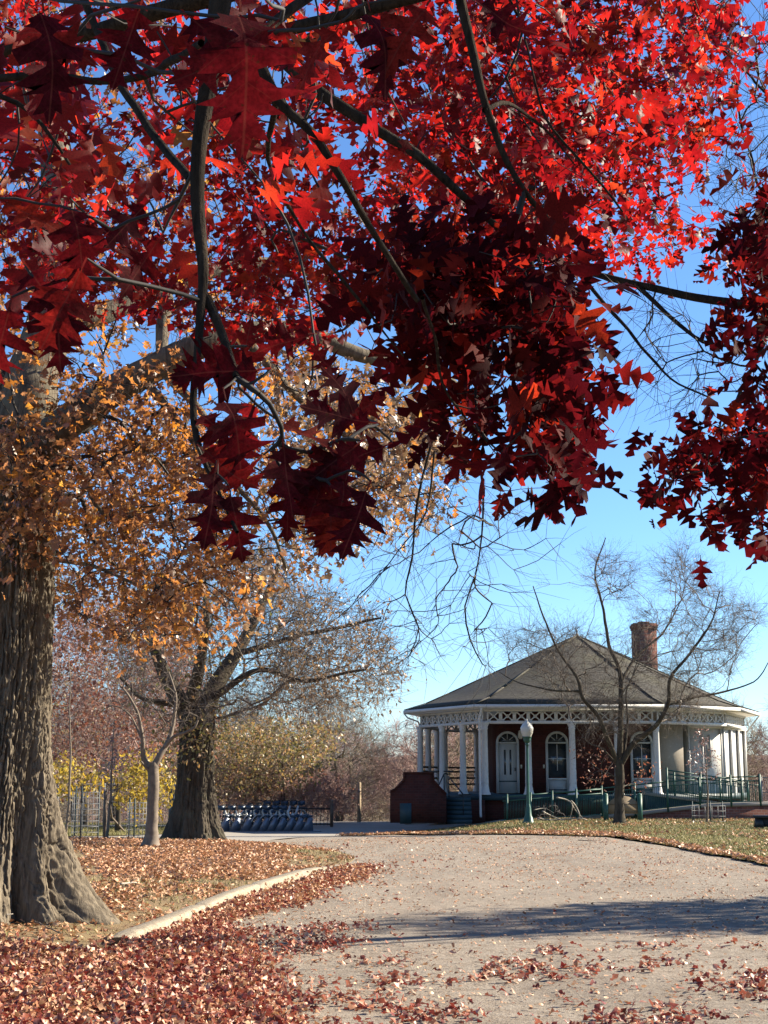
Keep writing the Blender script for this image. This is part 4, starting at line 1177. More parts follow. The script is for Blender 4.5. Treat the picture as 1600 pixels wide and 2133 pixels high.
def make_dock():
    o = thing("bicycle_dock", "grey wedge dock", "bicycle dock", (0, 0, 0), "wedge docks holding the share bicycles")
    MB().face_prism([(-.30, 0), (.20, 0), (.16, .50), (.08, .58), (.0, .52)], -.06, .06).build('dock_body', M['bike_dock'], o)
    MB().box((.08, 0, .61), (.14, .13, .08)).build('dock_head', M['bike_dark'], o)
    MB().box((0, 0, .015), (.95, .44, .03)).build('base_plate', M['bike_dock'], o)
    return o
bk, dk_ = make_bike(), make_dock()
ordn = ["first", "second", "third", "fourth", "fifth", "sixth", "seventh", "eighth", "ninth", "tenth"]
xs_ = [PX(p, 1700, 60)[0] for p in (462, 485, 508, 528, 545, 562, 579, 597, 615, 634)]
hd_ = math.radians(218)
for i, x in enumerate(xs_):
    y = 60.2 + (i % 2) * 0.02
    d_ = dk_ if i == 0 else copy_tree(dk_)
    z = float(H(x, y))
    d_.location = (x + .2, y - .9, z); d_.rotation_euler = (0, 0, math.radians(20)); d_["label"] = ordn[i] + " grey wedge bicycle dock from the left in the row"
    if i in (9,): continue
    b_ = bk if i == 0 else copy_tree(bk)
    b_.location = (x, y, z); b_.rotation_euler = (0, 0, hd_ + 0.03 * math.sin(i * 3)); b_["label"] = ordn[i] + " docked share bicycle from the left, beside the second oak"
# back row: handle bars show above
for i, p in enumerate((533, 552, 570, 588, 605)):
    x = PX(p, 1690, 63)[0]; b_ = copy_tree(bk); b_.location = (x, 63.2, float(H(x, 63.2)) + .12); b_.rotation_euler = (0, 0, hd_ + math.pi + .1); b_["label"] = ordn[i] + " bicycle from the left of the rear row"; b_["group"] = "share bicycles of the rear row"
# kiosk
kb = G(361, 1714); kb = PX(361, 1714, 58); kb[2] = float(H(kb[0], 58))
ko = thing("payment_kiosk", "tall narrow black kiosk half hidden by the second oak trunk", "kiosk", tuple(kb))
kh = PX(361, 1634, 58)[2] - kb[2]
MB().box((0, 0, kh / 2), (.36, .16, kh)).build('kiosk_body', M['bike_dark'], ko)
MB().box((.06, -.085, kh * .72), (.10, .01, kh * .25)).build('screen', M['bike_white'], ko)
MB().box((0, 0, .03), (.5, .4, .06)).build('base_plate', M['black'], ko)

# ------------------------------------------------------------------ iron railing at the back of the plaza
r0 = PX(440, 1700, 65); r1 = PX(691, 1700, 65)
ra = thing("iron_railing", "rusty brown picket railing behind the docked bicycles, ending at a thick post", "railing", (r1[0], 65, float(H(r1[0], 65))))
L_ = r1[0] - r0[0]; zt_ = .78
m = MB(); m.bar((-L_, 0, zt_), (0, 0, zt_), .05); m.bar((-L_, 0, .1), (0, 0, .1), .04); m.build('rail', M['black'], ra)
for k in range(int(L_ / .17)):
    o = MB().bar((0, 0, .05), (0, 0, zt_), .022).build('picket', M['wood_dark'], ra) if k == 0 else None
    if k == 0: pk = o; pk.location = (-.17, 0, 0)
    else:
        o = pk.copy(); COL.objects.link(o); o.location = (-.17 * (k + 1), 0, 0)
MB().box((0, 0, .52), (.14, .14, 1.12)).build('end_post', M['wood_dark'], ra)
MB().lathe([(.12, 1.08), (.12, 1.12), (.02, 1.17)], n=4, a0=math.pi / 4).build('post_cap', M['wood_dark'], ra)
# timber pole beyond the plaza
pb_ = PX(748, 1700, 72); pb_[2] = float(H(pb_[0], 72))
pp = thing("utility_post", "plain pale timber post standing past the plaza edge", "post", tuple(pb_)); ht = PX(748, 1631, 72)[2] - pb_[2]
MB().lathe([(.10, -.1), (.10, ht), (.06, ht + .03)], n=8).build('pole', M['wood_tan'], pp)
MB().box((0, -.11, ht * .8), (.12, .02, .16)).build('plate', M['galv'], pp)
# manhole or dark lump on the plaza edge
mb_ = G(903, 1727)
# ------------------------------------------------------------------ wire guards, stakes, fence at left
def guard(px, py, D, r, top, label, stakes=True):
    b = PX(px, py, D); b[2] = HL(b[0], b[1])[0] if D < 40 else float(H(b[0], b[1])); h = PX(px, top, D)[2] - b[2]
    o = thing("tree_guard", label, "tree guard", tuple(b))
    w = MB(); A = np.linspace(0, 2 * math.pi, 17)
    for z in np.linspace(.06, h, max(4, int(h / .13))): w.tube([(r * math.cos(a), r * math.sin(a), z) for a in A], .005, 4, False)
    for a in A[:-1]: w.bar((r * math.cos(a), r * math.sin(a), 0), (r * math.cos(a), r * math.sin(a), h), .008)
    w.build('wire_cage', M['galv'], o)
    if stakes:
        for a in (0.4, 2.6, 4.6): MB().bar((r * math.cos(a), r * math.sin(a), -.1), (r * math.cos(a), r * math.sin(a), h + .15), .035).build('stake', M['green_deck'], o)
    return o
guard(176, 1748, 37.5, .34, 1650, "tall wire mesh cage standing left of the stake tied sapling")
guard(285, 1740, 43, .30, 1672, "smaller wire mesh cage just left of the forked tree")
guard(1477, 1714, float(G(1477, 1714)[1]), .60, 1678, "low round wire cage on the right lawn below the ramp")
sk = G(166, 1779); sk[2] = HL(sk[0], sk[1])[0]
so_ = thing("stake", "thin dark metal stake upright in the leaves right of the big oak", "stake", tuple(sk))
MB().bar((0, 0, -.1), (0, 0, 1.02), .022).build('rod', M['black'], so_); MB().box((0, -.012, .92), (.05, .01, .08)).build('tab', M['black'], so_)
s2 = G(217, 1757); s2[2] = HL(s2[0], s2[1])[0]
so2 = thing("stake", "dark square timber stake close beside the tan sapling", "stake", tuple(s2))
MB().box((0, 0, .55), (.07, .07, 1.3)).build('timber', M['wood_dark'], so2); MB().lathe([(.05, 1.2), (.0, 1.26)], n=4, a0=math.pi / 4).build('tip', M['wood_dark'], so2)
ff = thing("metal_fence", "grey green mesh fence crossing the far lawn left of the plaza", "fence", (-24, 63, float(H(-24, 63))))
m = MB(); wz = MB()
for k in range(9): m.bar((k * 2.0, 0, 0), (k * 2.0, 0, 1.9), .06)
m.bar((0, 0, 1.85), (16, 0, 1.85), .045); m.bar((0, 0, .1), (16, 0, .1), .045); m.build('fence_frame', M['galv'], ff)
for k in range(134): wz.bar((k * .12, .01, .05), (k * .12, .01, 1.85), .010)
for k in range(13): wz.bar((0, .02, .15 + k * .14), (16, .02, .15 + k * .14), .010)
wz.build('mesh', M['galv'], ff)['kind'] = 'stuff'
# fallen sticks
def stick(pts, r, label, mt='pale_wood'):
    P3 = np.array([G(*p) for p in pts]); P3[:, 2] = HL(P3[:, 0], P3[:, 1]) + r + .03
    b = P3[0].copy(); o = thing("fallen_branch", label, "branch", tuple(b))
    c = catmull(P3, .04) - b; c = c + (fbm(c * 9, 2, 3)[:, None] - .5) * .03
    MB().tube(c, r * (1 - .45 * np.linspace(0, 1, len(c))), 8).build('stick', M[mt], o, True)
    e = c[len(c) // 2]; MB().tube([e, e + [.06, .05, .04], e + [.14, .07, .05]], [r * .5, r * .35, r * .15], 5).build('side_twig', M[mt], o)
stick([(78, 1937), (60, 1940), (35, 1941), (0, 1950), (-60, 1968)], .032, "pale barkless branch on the leaves at the left edge below the big oak")
stick([(250, 1868), (285, 1863)], .014, "short white stick in the leaves right of the big oak roots")
stick([(70, 1952), (125, 1967)], .010, "thin dark twig on the ground under the pale branch", 'twig')
stick([(1205, 1755), (1240, 1757)], .012, "small dark twig lying on the far gravel below the lamp", 'twig')
# ------------------------------------------------------------------ the trees
def big_trunk(root, r0, rtop, ztop, flare, fh, roots, nth, nz, ridge, lean=(0, 0), rs=1.0, mat=None, rh=0.85, grooves=()):
    """the furrowed stem of an old oak with its root flare; roots: (angle, reach, sharpness)"""
    th = np.arange(nth) * 2 * math.pi / nth
    z = -0.2 + (ztop + 0.2) * np.linspace(0, 1, nz) ** 1.25
    TH, ZZ = np.meshgrid(th, z)
    zc = np.maximum(ZZ, -0.02)
    R = r0 + (rtop - r0) * np.clip(ZZ / ztop, 0, 1) + flare * np.exp(-zc / fh)
    for a, reach, sh in roots:
        a2 = a + 0.12 * np.sin(ZZ * 2.3 + a * 3)
        lobe = np.exp((np.cos(TH - a2) - 1) * sh)
        R = R + reach * np.exp(-zc / rh) * lobe
    R = R * (1 + 0.05 * (fbm(np.stack([np.cos(TH) * 1.5, np.sin(TH) * 1.5, ZZ * 0.8], -1), 2, 9) - 0.5) * 2)
    # deep interlacing furrows
    tw = TH + 0.10 * np.sin(ZZ * 1.7)
    q = np.stack([np.cos(tw) * r0 * 24 * rs, np.sin(tw) * r0 * 24 * rs, ZZ * 2.1 * rs], -1)
    wq = q + 1.1 * (fbm(np.stack([q[..., 0], q[..., 1], ZZ * 8 * rs], -1), 2, 50) - 0.5)[..., None]
    rd = np.clip(1 - np.abs(2 * vnoise(wq, 21) - 1) * 3.3, 0, 1)
    rd2 = np.clip(1 - np.abs(2 * vnoise(wq * [1.9, 1.9, 1.3], 23) - 1) * 3.2, 0, 1)
    fine = fbm(np.stack([q[..., 0] * 3, q[..., 1] * 3, ZZ * 24 * rs], -1), 2, 33) - 0.5
    R = R - ridge * (rd ** 0.8 + 0.55 * rd2) + fine * ridge * 0.5
    rd3 = np.clip(1 - np.abs(2 * vnoise(np.stack([q[..., 0] * 0.55, q[..., 1] * 0.55, ZZ * 11 * rs + q[..., 0] * 0.25], -1), 61) - 1) * 4.0, 0, 1)
    R = R - ridge * 0.45 * rd3 * ss(zc / 1.2)
    for a, dp, hh, sh in grooves:
        R = R - dp * np.exp(-zc / hh) * np.exp((np.cos(TH - a - 0.10 * np.sin(ZZ * 2)) - 1) * sh)
    cx = lean[0] * ZZ / ztop; cy = lean[1] * ZZ / ztop
    v = np.stack([cx + R * np.cos(TH), cy + R * np.sin(TH), ZZ], -1).reshape(-1, 3)
    idx = np.arange(nth * nz).reshape(nz, nth); i2 = np.roll(idx, -1, 1)
    qd = np.stack([idx[:-1], i2[:-1], i2[1:], idx[1:]], -1).reshape(-1, 4)
    me = mesh_np("trunk", v, [qd], True)
    return link("trunk", me, mat, root)

# ---- the red oak over the viewer: its stem stands outside the picture on the right
ro = thing("red_oak_tree", "dark crimson oak whose lobed leaves and black branches hang over the gravel road from above", "tree", (5.6, 3.2, 0))
T = Tree(90000)
Pm = lambda L: [PX(*a) for a in L]
def limb(T, conn, vis, r0, rv, r1, name='branch', step=0.05, wig=0.04):
    v = Pm(vis)
    i = T.seed(conn + [v[0]], r0, rv, name, 0.1, wig); T.seed(v, rv, r1, name, step, wig)
T.seed([(5.6, 3.2, -0.1), (5.58, 3.2, 2.0), (5.5, 3.3, 4.2), (5.3, 3.6, 6.2), (5.1, 3.9, 8.0), (4.9, 4.4, 10.0)], 0.33, 0.10, 'trunk', 0.12)
a = [(5.4, 3.5, 5.4)]
T.seed([(5.45, 3.4, 4.8), (5.3, 6.0, 6.2), (4.4, 8.6, 7.6), (2.6, 10.6, 8.4), (0.6, 11.9, 8.6), (-1.6, 12.8, 8.2)], 0.15, 0.05, 'limb', 0.15, 0.2)
T.seed([(5.4, 3.5, 5.6), (4.0, 4.4, 5.9), (1.9, 5.5, 5.6), (-0.6, 6.5, 5.4), (-3.0, 7.2, 5.2)], 0.11, 0.035, 'limb', 0.12, 0.15)
T.seed([(5.5, 3.4, 4.4), (4.6, 5.4, 4.6)] + Pm([(1760, 660, 6.6), (1600, 637, 6.8), (1450, 622, 7.0), (1330, 598, 7.2), (1200, 558, 7.4), (1090, 520, 7.6)]), 0.085, 0.014, 'limb', 0.07, 0.1)
limb(T, [(5.4, 3.5, 5.0), (3.2, 3.0, 4.9), (1.2, 2.4, 4.2)], [(470, -60, 2.2), (446, 110, 2.2), (424, 260, 2.2), (414, 400, 2.2), (424, 560, 2.18), (422, 700, 2.15), (412, 830, 2.12), (432, 950, 2.08), (492, 1105, 2.0)], 0.05, 0.0195, 0.0035, 'branch', 0.03, 0.03)
T.seed(Pm([(430, 620, 2.17), (462, 690, 2.15), (492, 785, 2.1)]), 0.0105, 0.006, 'branch', 0.03, 0.01)
limb(T, [(1.2, 2.4, 4.2), (0.2, 2.6, 3.8)], [(150, -60, 2.6), (188, 40, 2.6), (240, 150, 2.5), (325, 275, 2.4), (402, 372, 2.25)], 0.02, 0.0115, 0.008, 'branch', 0.03, 0.035)
limb(T, [(1.9, 5.5, 5.6), (0.6, 4.2, 4.6)], [(520, 90, 3.2), (575, 205, 3.2), (650, 275, 3.2), (705, 370, 3.2), (745, 440, 3.3), (820, 545, 3.4), (880, 620, 3.5)], 0.03, 0.0145, 0.007, 'branch', 0.04, 0.05)
limb(T, [(4.0, 4.4, 5.9), (2.0, 4.8, 5.0)], [(540, 80, 5.0), (640, 165, 5.0), (745, 235, 5.0), (850, 300, 5.0), (925, 365, 5.0), (1000, 440, 5.1), (1100, 560, 5.2)], 0.05, 0.026, 0.012, 'limb', 0.05, 0.07)
limb(T, [(4.0, 4.4, 5.9), (2.4, 4.9, 5.4)], [(950, -40, 5.0), (983, 100, 5.0), (1008, 210, 5.0), (1040, 300, 5.05), (1088, 392, 5.1), (1140, 450, 5.2)], 0.045, 0.022, 0.010, 'limb', 0.05, 0.06)
T.seed(Pm([(-190, 190, 2.9), (0, 168, 3.0), (100, 156, 3.0), (190, 165, 3.0), (300, 150, 3.0), (420, 90, 2.6)])[::-1], 0.010, 0.008, 'branch', 0.04, 0.03)
T.seed(Pm([(-120, 180, 2.95), (0, 203, 3.0), (62, 238, 3.0), (112, 292, 3.0), (150, 345, 3.0)]), 0.008, 0.003, 'branch', 0.04, 0.03)
T.seed(Pm([(575, 205, 3.25), (560, 335, 3.7), (602, 430, 3.9), (645, 505, 4.0), (705, 575, 4.0), (790, 680, 4.1), (840, 745, 4.2)]), 0.010, 0.004, 'branch', 0.05, 0.04)
T.seed(Pm([(1200, 558, 7.4), (1262, 640, 7.2), (1335, 722, 7.0), (1400, 790, 6.8), (1475, 832, 6.6)]), 0.014, 0.005, 'branch', 0.07, 0.06)
T.seed(Pm([(1330, 598, 7.2), (1400, 662, 7.0), (1470, 715, 6.8), (1545, 735, 6.5), (1620, 800, 6.2)]), 0.016, 0.006, 'branch', 0.07, 0.06)
T.seed([(2.6, 10.6, 8.4)] + Pm([(1110, -60, 6.6), (1085, 60, 6.2), (1100, 150, 6.0), (1130, 250, 6.0), (1200, 335, 6.0), (1290, 440, 6.0)]), 0.02, 0.006, 'branch', 0.07, 0.06)
T.seed(Pm([(1010, 230, 5.0), (1060, 215, 5.2), (1130, 262, 5.5), (1190, 340, 5.6)]), 0.010, 0.004, 'branch', 0.06, 0.05)
T.seed(Pm([(880, 620, 3.9), (900, 700, 4.2), (925, 800, 4.4), (1000, 900, 4.6), (1080, 1000, 4.6)]), 0.008, 0.003, 'branch', 0.05, 0.05)
T.seed(Pm([(1100, 520, 5.2), (1130, 640, 5.0), (1160, 760, 5.0), (1190, 880, 5.0), (1200, 960, 5.0)]), 0.010, 0.003, 'branch', 0.05, 0.05)
dang = [T.seed(Pm([(985, 900, 8.0), (1005, 1010, 8.0), (1004, 1110, 8.0), (992, 1190, 8.0), (972, 1260, 8.0), (985, 1330, 8.0), (1010, 1385, 8.0)]), 0.010, 0.0035, 'branch', 0.08, 0.08),
        T.seed(Pm([(900, 920, 8.2), (866, 1050, 8.2), (858, 1150, 8.2), (842, 1235, 8.2), (868, 1310, 8.2), (850, 1370, 8.2)]), 0.010, 0.0035, 'branch', 0.08, 0.08),
        T.seed(Pm([(905, 940, 8.4), (885, 1070, 8.4), (830, 1150, 8.4), (770, 1225, 8.4), (700, 1290, 8.4)]), 0.008, 0.003, 'branch', 0.08, 0.08)]
R1 = [(-20, -20), (1520, -20), (1545, 280), (1470, 330), (1400, 420), (1500, 430), (1600, 520), (1610, 590), (1200, 535), (1000, 580), (760, 570), (700, 690), (560, 690), (430, 650), (250, 640), (-20, 640)]
R1b = [(560, -20), (1500, -20), (1500, 230), (1250, 480), (1000, 520), (700, 560), (600, 300)]
R2 = [(800, 550), (900, 490), (1060, 490), (1180, 560), (1215, 680), (1245, 810), (1195, 900), (1215, 980), (1165, 1030), (1100, 970), (1050, 890), (990, 905), (910, 870), (850, 760), (810, 640)]
R3 = [(1620, 360), (1540, 400), (1500, 470), (1560, 640), (1540, 680), (1570, 770), (1480, 860), (1400, 920), (1345, 975), (1385, 1040), (1450, 1015), (1540, 1100), (1620, 1135), (1720, 960), (1720, 500)]
R4 = [(-40, 480), (230, 470), (270, 560), (260, 680), (200, 760), (90, 730), (-40, 760)]
q1 = sample_px(R1, 1350, (8.5, 15)); q1 = q1[RNG.random(len(q1)) < patchy(0.41, 0.95, 91, 8)(q1[:, 0], q1[:, 2])]
g1 = T.grow(q1, 0.12, 4, jit=0.06)
g1b = T.grow(sample_px(R1b, 135, (6.0, 9.5)), 0.12, 4, jit=0.06)
g2_ = T.grow(sample_px(R2, 84, (4.2, 5.6)), 0.15, 4, sag=0.05)
g2b = T.grow(sample_px([(700, 520), (1180, 520), (1150, 700), (840, 700)], 40, (4.5, 6)), 0.15, 4)
g3 = T.grow(sample_px(R3, 95, (5.6, 7.2)), 0.15, 4, sag=0.05)
g6 = T.grow(sample_px([(-20, -20), (700, -20), (700, 250), (560, 420), (300, 430), (-20, 420)], 34, (3.0, 4.6)), 0.15, 4)
# the nearest leaves, each one placed: x, y, metres away, turn in the picture (0 = hanging down), facing turn, length
near = [(500, 20, 1.25, 8, 10, .15), (560, 60, 1.45, -60, 20, .14), (400, 40, 1.5, 50, -15, .14), (90, 20, 1.7, 10, 30, .15), (30, 60, 1.9, 70, 20, .14), (290, 20, 1.8, -20, 10, .13), (770, 20, 1.9, 20, 30, .14), (700, 60, 2.0, -40, 10, .13), (890, 10, 1.9, -30, 25, .14),
        (1000, 10, 2.6, 60, 20, .14), (150, 430, 2.2, 15, 10, .14), (60, 560, 2.1, 35, -20, .15), (170, 560, 2.0, -25, 15, .15), (110, 610, 2.1, 10, 40, .14), (220, 490, 2.3, -50, 20, .13), (20, 640, 2.1, -15, 30, .14), (10, 420, 2.3, 60, 20, .13),
        (300, 430, 2.5, -35, 60, .14), (500, 730, 2.15, -60, 20, .13), (540, 770, 2.1, -85, 25, .15), (470, 830, 2.05, 20, 20, .14), (530, 840, 2.1, -25, -10, .14), (500, 790, 2.2, 170, 20, .11), (420, 860, 2.1, 40, 45, .12),
        (425, 940, 2.05, 50, 30, .12), (450, 980, 2.0, -5, 35, .13), (480, 1030, 2.0, 12, 25, .11), (590, 930, 2.15, 8, 15, .13), (650, 960, 2.2, 30, 20, .13), (690, 940, 2.2, -15, 10, .15), (740, 930, 2.2, -50, 25, .14), (770, 880, 2.3, -100, 20, .13), (720, 1000, 2.15, -10, 30, .13), (600, 1010, 2.2, 0, 30, .10), (640, 1010, 2.2, 15, 20, .12), (690, 1030, 2.15, 0, 15, .12), (765, 1020, 2.1, -18, 20, .13), (800, 930, 2.3, -70, 25, .13), (560, 960, 2.2, 40, 40, .11), (590, 880, 2.2, 60, 30, .12), (740, 860, 2.4, -150, 30, .11),
        (640, 700, 3.0, -70, 25, .13), (700, 780, 3.0, -140, 40, .10), (650, 810, 3.1, 20, 40, .10), (850, 290, 3.4, -30, 50, .12), (700, 880, 2.6, 120, 30, .12), (330, 500, 2.4, -30, 70, .14)]
P_ = []; F_ = []; S_ = []
for (x, y, D, rot, face, L) in near:
    a = math.radians(rot); p = PX(x, y, D)
    d = np.array([math.sin(a), 0.25 * math.sin(x), -math.cos(a)]); n_ = np.array([math.sin(math.radians(face) + 0.3 * math.sin(y)), -1.0, 0.35 + 0.3 * math.cos(x + y)])
    P_.append(p); F_.append(leaf_frames(nrm(d), nrm(n_))); S_.append(L * 0.88)
P_ = np.array(P_); F_ = np.array(F_); S_ = np.array(S_)
T.grow(P_ - F_[:, :, 1] * S_[:, None] * 0.13, 0.25, 4, bend=0.3, jit=0.04, sag=-0.05)
bare = T.grow(sample_px([(1120, 540), (1330, 600), (1600, 640), (1600, 760), (1480, 850), (1330, 820), (1240, 620)], 60, (6.5, 7.6)), 0.2, 4, bend=0.25, jit=0.03)
bare2 = T.grow(sample_px([(760, 1180), (870, 1000), (1080, 1000), (1170, 1130), (1080, 1230), (1020, 1390), (850, 1390), (720, 1300)], 90, (7.6, 9.0)), 0.25, 4, sag=0.03, bend=0.2, jit=0.035)
# the part of the crown outside the picture, added by the stem to shade the near leaves
off = []
while len(off) < 330:
    p = np.array([RNG.uniform(0.5, 10.5), RNG.uniform(-1.5, 10.5), RNG.uniform(3.6, 9.5)])
    if abs(p[0] - 5) ** 2 / 30 + (p[1] - 4.5) ** 2 / 36 + (p[2] - 6.5) ** 2 / 11 > 1: continue
    sx = p[0] - 1.78 * p[2]; sy = p[1] - 0.61 * p[2]
    if sy > 8.0 and abs(sx) < sy * 0.28 + 0.6: continue
    x, y, f = px_of(p)
    if f[0] < 3 or (-60 < x[0] < 1660 and y[0] > -60): continue
    off.append(p)
off = T.grow(np.array(off), 0.3, 3)
T.radii(0.0023, 2.35)
tb = np.concatenate([bare, bare2])
v, q, b_, c_, D_ = twiglets(T.p[tb], T.d[tb], 4, 0.28, 0.0014, 0.7, up=-0.4)
hang = np.concatenate([T.p[i[len(i) // 4:]] for i in dang]); hd = np.concatenate([T.d[i[len(i) // 4:]] for i in dang])
v2, q2, *_r = twiglets(hang, hd, 2, 0.3, 0.0015, 0.8, up=-0.3)
finish_tree(T, ro, M['bark_dark'], M['twig_dark'], side=10, amp=0.22, extra=[(v, q), (v2, q2)], trunk_n=40, ridge=0.003)
parts = [leaf_cluster(T, g1, 12, 0.115, 0.13, 0.3), leaf_cluster(T, g1b, 11, 0.11, 0.12, 0.3), leaf_cluster(T, off, 10, 0.14, 0.16), leaf_cluster(T, g6, 5, 0.115, 0.09, 0.6)]
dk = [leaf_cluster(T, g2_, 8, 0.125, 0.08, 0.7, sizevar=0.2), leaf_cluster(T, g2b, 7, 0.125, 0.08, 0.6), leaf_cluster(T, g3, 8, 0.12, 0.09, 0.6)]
pos, frm, sz = [np.concatenate(a) for a in zip(*parts)]
x, y, f = px_of(pos); keep = (f > 2.2) | (np.abs(x - 800) > 1000) | (y < -150)
lo_ = len(parts[0][0]) + len(parts[1][0]); isoff = np.zeros(len(pos), bool); isoff[lo_:lo_ + len(parts[2][0])] = True
keep &= ~(isoff & (x > -40) & (x < 1640) & (y > -60) & (y < 2200) & (f > 0))
pos, frm, sz = pos[keep], frm[keep], sz[keep]
put_leaves(pos, frm, sz, T_MID, T_FAR, M['leaf_red'], ro, 60, 0.016)
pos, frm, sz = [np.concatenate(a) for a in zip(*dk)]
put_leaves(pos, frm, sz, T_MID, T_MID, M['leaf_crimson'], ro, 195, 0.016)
loc = np.array(ro.location)
leaf_objects('leaf', P_, F_, S_, T_FINE, M['leaf_near'], ro, loc)

# ---- bare branches of another tree reaching in at the upper right
bt = thing("bare_tree", "leafless dark tree whose fine branches reach in at the upper right edge", "tree", (9.6, 18.3, 0))
T = Tree(9000)
T.seed([(9.6, 18.3, -0.1), (9.5, 18.3, 3), (9.3, 18.0, 6.2), (8.8, 17.7, 9.5)], 0.22, 0.06, 'trunk', 0.2)
T.seed([(9.4, 18.1, 5.2), (6.8, 15.8, 7.5)] + Pm([(1640, 230, 13), (1560, 150, 12.6), (1500, 90, 12.4), (1450, 60, 12.2)]), 0.055, 0.008, 'limb', 0.15, 0.2)
T.seed([(9.45, 18.1, 4.6), (6.8, 15.9, 6.1)] + Pm([(1650, 470, 13), (1570, 330, 12.6), (1540, 230, 12.5), (1530, 130, 12.5)]), 0.045, 0.008, 'limb', 0.15, 0.2)
gg = T.grow(sample_px([(1440, -20), (1640, -20), (1640, 520), (1560, 560), (1480, 400), (1500, 250)], 120, (11.6, 13.6)), 0.3, 4)
T.grow(np.array([[RNG.uniform(6.4, 12.5), RNG.uniform(15, 21), RNG.uniform(6.2, 11)] for _ in range(160)]), 0.35, 3)
T.radii(0.004, 2.3)
v, q, *_r = twiglets(T.p[gg], T.d[gg], 4, 0.5, 0.0025, 0.6, up=-0.1)
finish_tree(T, bt, M['bark_dark'], M['twig_dark'], side=9, extra=[(v, q)])

# ---- the big old oak at the left edge
Dk = 15.7
bx = PX(-2, 1905, Dk)[0]
bo = thing("old_oak_tree", "massive furrowed oak at the left edge with spreading roots and rusty orange leaves", "tree", (bx, Dk, 0.10))
rd_ = math.radians
big_trunk(bo, 0.45, 0.41, 5.35, 0.04, 0.5, [(rd_(2), 0.70, 11), (rd_(-31), 0.40, 40), (rd_(-78), 0.30, 26), (rd_(-112), 0.5, 14), (rd_(45), 0.6, 9), (rd_(100), 0.55, 8), (rd_(170), 0.7, 8)], 460, 460, 0.046, lean=(0.02, 0), mat=M['bark_near'], rh=0.62,
          grooves=[(rd_(-55), 0.20, 0.7, 40), (rd_(-17), 0.14, 0.35, 60), (rd_(-60), 0.03, 6.0, 30), (rd_(-90), 0.03, 5.0, 40), (rd_(-95), 0.2, 0.6, 60), (rd_(-40), 0.035, 9, 60), (rd_(-15), 0.03, 9, 60)])
T = Tree(60000)
tp = np.array([bx + 0.02, Dk, 5.3])
T.seed([tp + [0, 0, -0.6], tp + [0.05, 0, 0.6]] + Pm([(60, 800, 15.7), (105, 660, 15.9), (125, 480, 16.1), (100, 260, 16.4), (60, 0, 16.6)]), 0.40, 0.10, 'limb', 0.12, 0.15)
T.seed([tp + [-0.1, 0, -0.4], tp + [-0.7, 0.2, 1.4], tp + [-1.6, 0.4, 3.4], tp + [-2.6, 0.4, 5.4]], 0.36, 0.10, 'limb', 0.12, 0.15)
T.seed([tp + [0, 0, -0.35]] + Pm([(60, 945, 15.5), (120, 893, 15.3), (205, 838, 15.1), (300, 788, 15.0), (400, 740, 15.0), (510, 705, 15.2), (640, 690, 15.6), (770, 735, 16.0), (900, 765, 16.5), (980, 820, 17)]), 0.23, 0.05, 'limb', 0.1, 0.25)
T.seed(Pm([(115, 640, 15.9), (200, 660, 16.2), (330, 610, 16.6), (460, 560, 17), (600, 560, 17.6), (740, 620, 18)]), 0.15, 0.05, 'limb', 0.12, 0.25)
T.seed(Pm([(345, 620, 16.6), (340, 700, 16.4), (350, 780, 16.2), (420, 860, 16), (470, 960, 16)]), 0.10, 0.03, 'limb', 0.12, 0.2)
T.seed(Pm([(60, 985, 15.5), (120, 972, 15.3), (175, 975, 15.2), (205, 1045, 15.1), (260, 1075, 15.1), (330, 1050, 15)]), 0.05, 0.02, 'branch', 0.1, 0.2)
T.seed(Pm([(90, 1160, 15.5), (150, 1170, 15.4), (230, 1182, 15.2), (330, 1230, 15)]), 0.035, 0.015, 'branch', 0.1, 0.2)
T.seed(Pm([(300, 790, 15), (380, 880, 15.1), (470, 980, 15.3), (560, 1080, 15.4), (600, 1180, 15.6)]), 0.06, 0.02, 'branch', 0.12, 0.3)
T.seed(Pm([(510, 705, 15.2), (600, 820, 15.4), (700, 900, 15.8), (800, 1000, 16.2)]), 0.06, 0.02, 'branch', 0.12, 0.3)
OR = [(-30, 620), (200, 600), (420, 700), (560, 690), (700, 720), (820, 800), (905, 870), (975, 960), (960, 1030), (880, 1090), (800, 1140), (700, 1195), (610, 1235), (560, 1260), (440, 1370), (330, 1340), (180, 1310), (110, 1260), (-30, 1180)]
dens = lambda p: patchy(0.50, 0.8, 77, 8)(p[:, 0], p[:, 2] * 1.0)
tg = sample_px(OR, 1500, (13.2, 19.5)); tg = tg[RNG.random(len(tg)) < dens(tg)]
def sunlit(p):
    # keep the low sun's way to the foot of the stem open, so the trunk is sunlit below and dappled above
    t = (p[:, 0] + 3.7) / SUN[0]; z0 = p[:, 2] - SUN[2] * t; y0 = p[:, 1] - SUN[1] * t
    near = (t > 0) & (np.abs(y0 - 15.5) < 0.95)
    return ~near | (z0 > 4.6) | ((z0 > 1.9) & (RNG.random(len(p)) < 0.45))
tg = tg[sunlit(tg)]
_x, _y, _f = px_of(tg); tg = tg[(RNG.random(len(tg)) < 0.65) | (_y > 900) | (_x > 560)]
extra = sample_px([(-900, 0), (200, -300), (600, -200), (500, 400), (100, 560), (-600, 700)], 240, (13, 20))
ga = T.grow(tg, 0.15, 4, jit=0.07)
gb = T.grow(extra, 0.2, 4)
gc = T.grow(sample_px([(560, 760), (800, 800), (960, 900), (960, 1040), (820, 1140), (620, 1180)], 130, (14, 18)), 0.2, 4)
gd = T.grow(sample_px([(-20, 900), (110, 860), (130, 1120), (-20, 1150)], 46, (14.3, 15.2)), 0.2, 4)
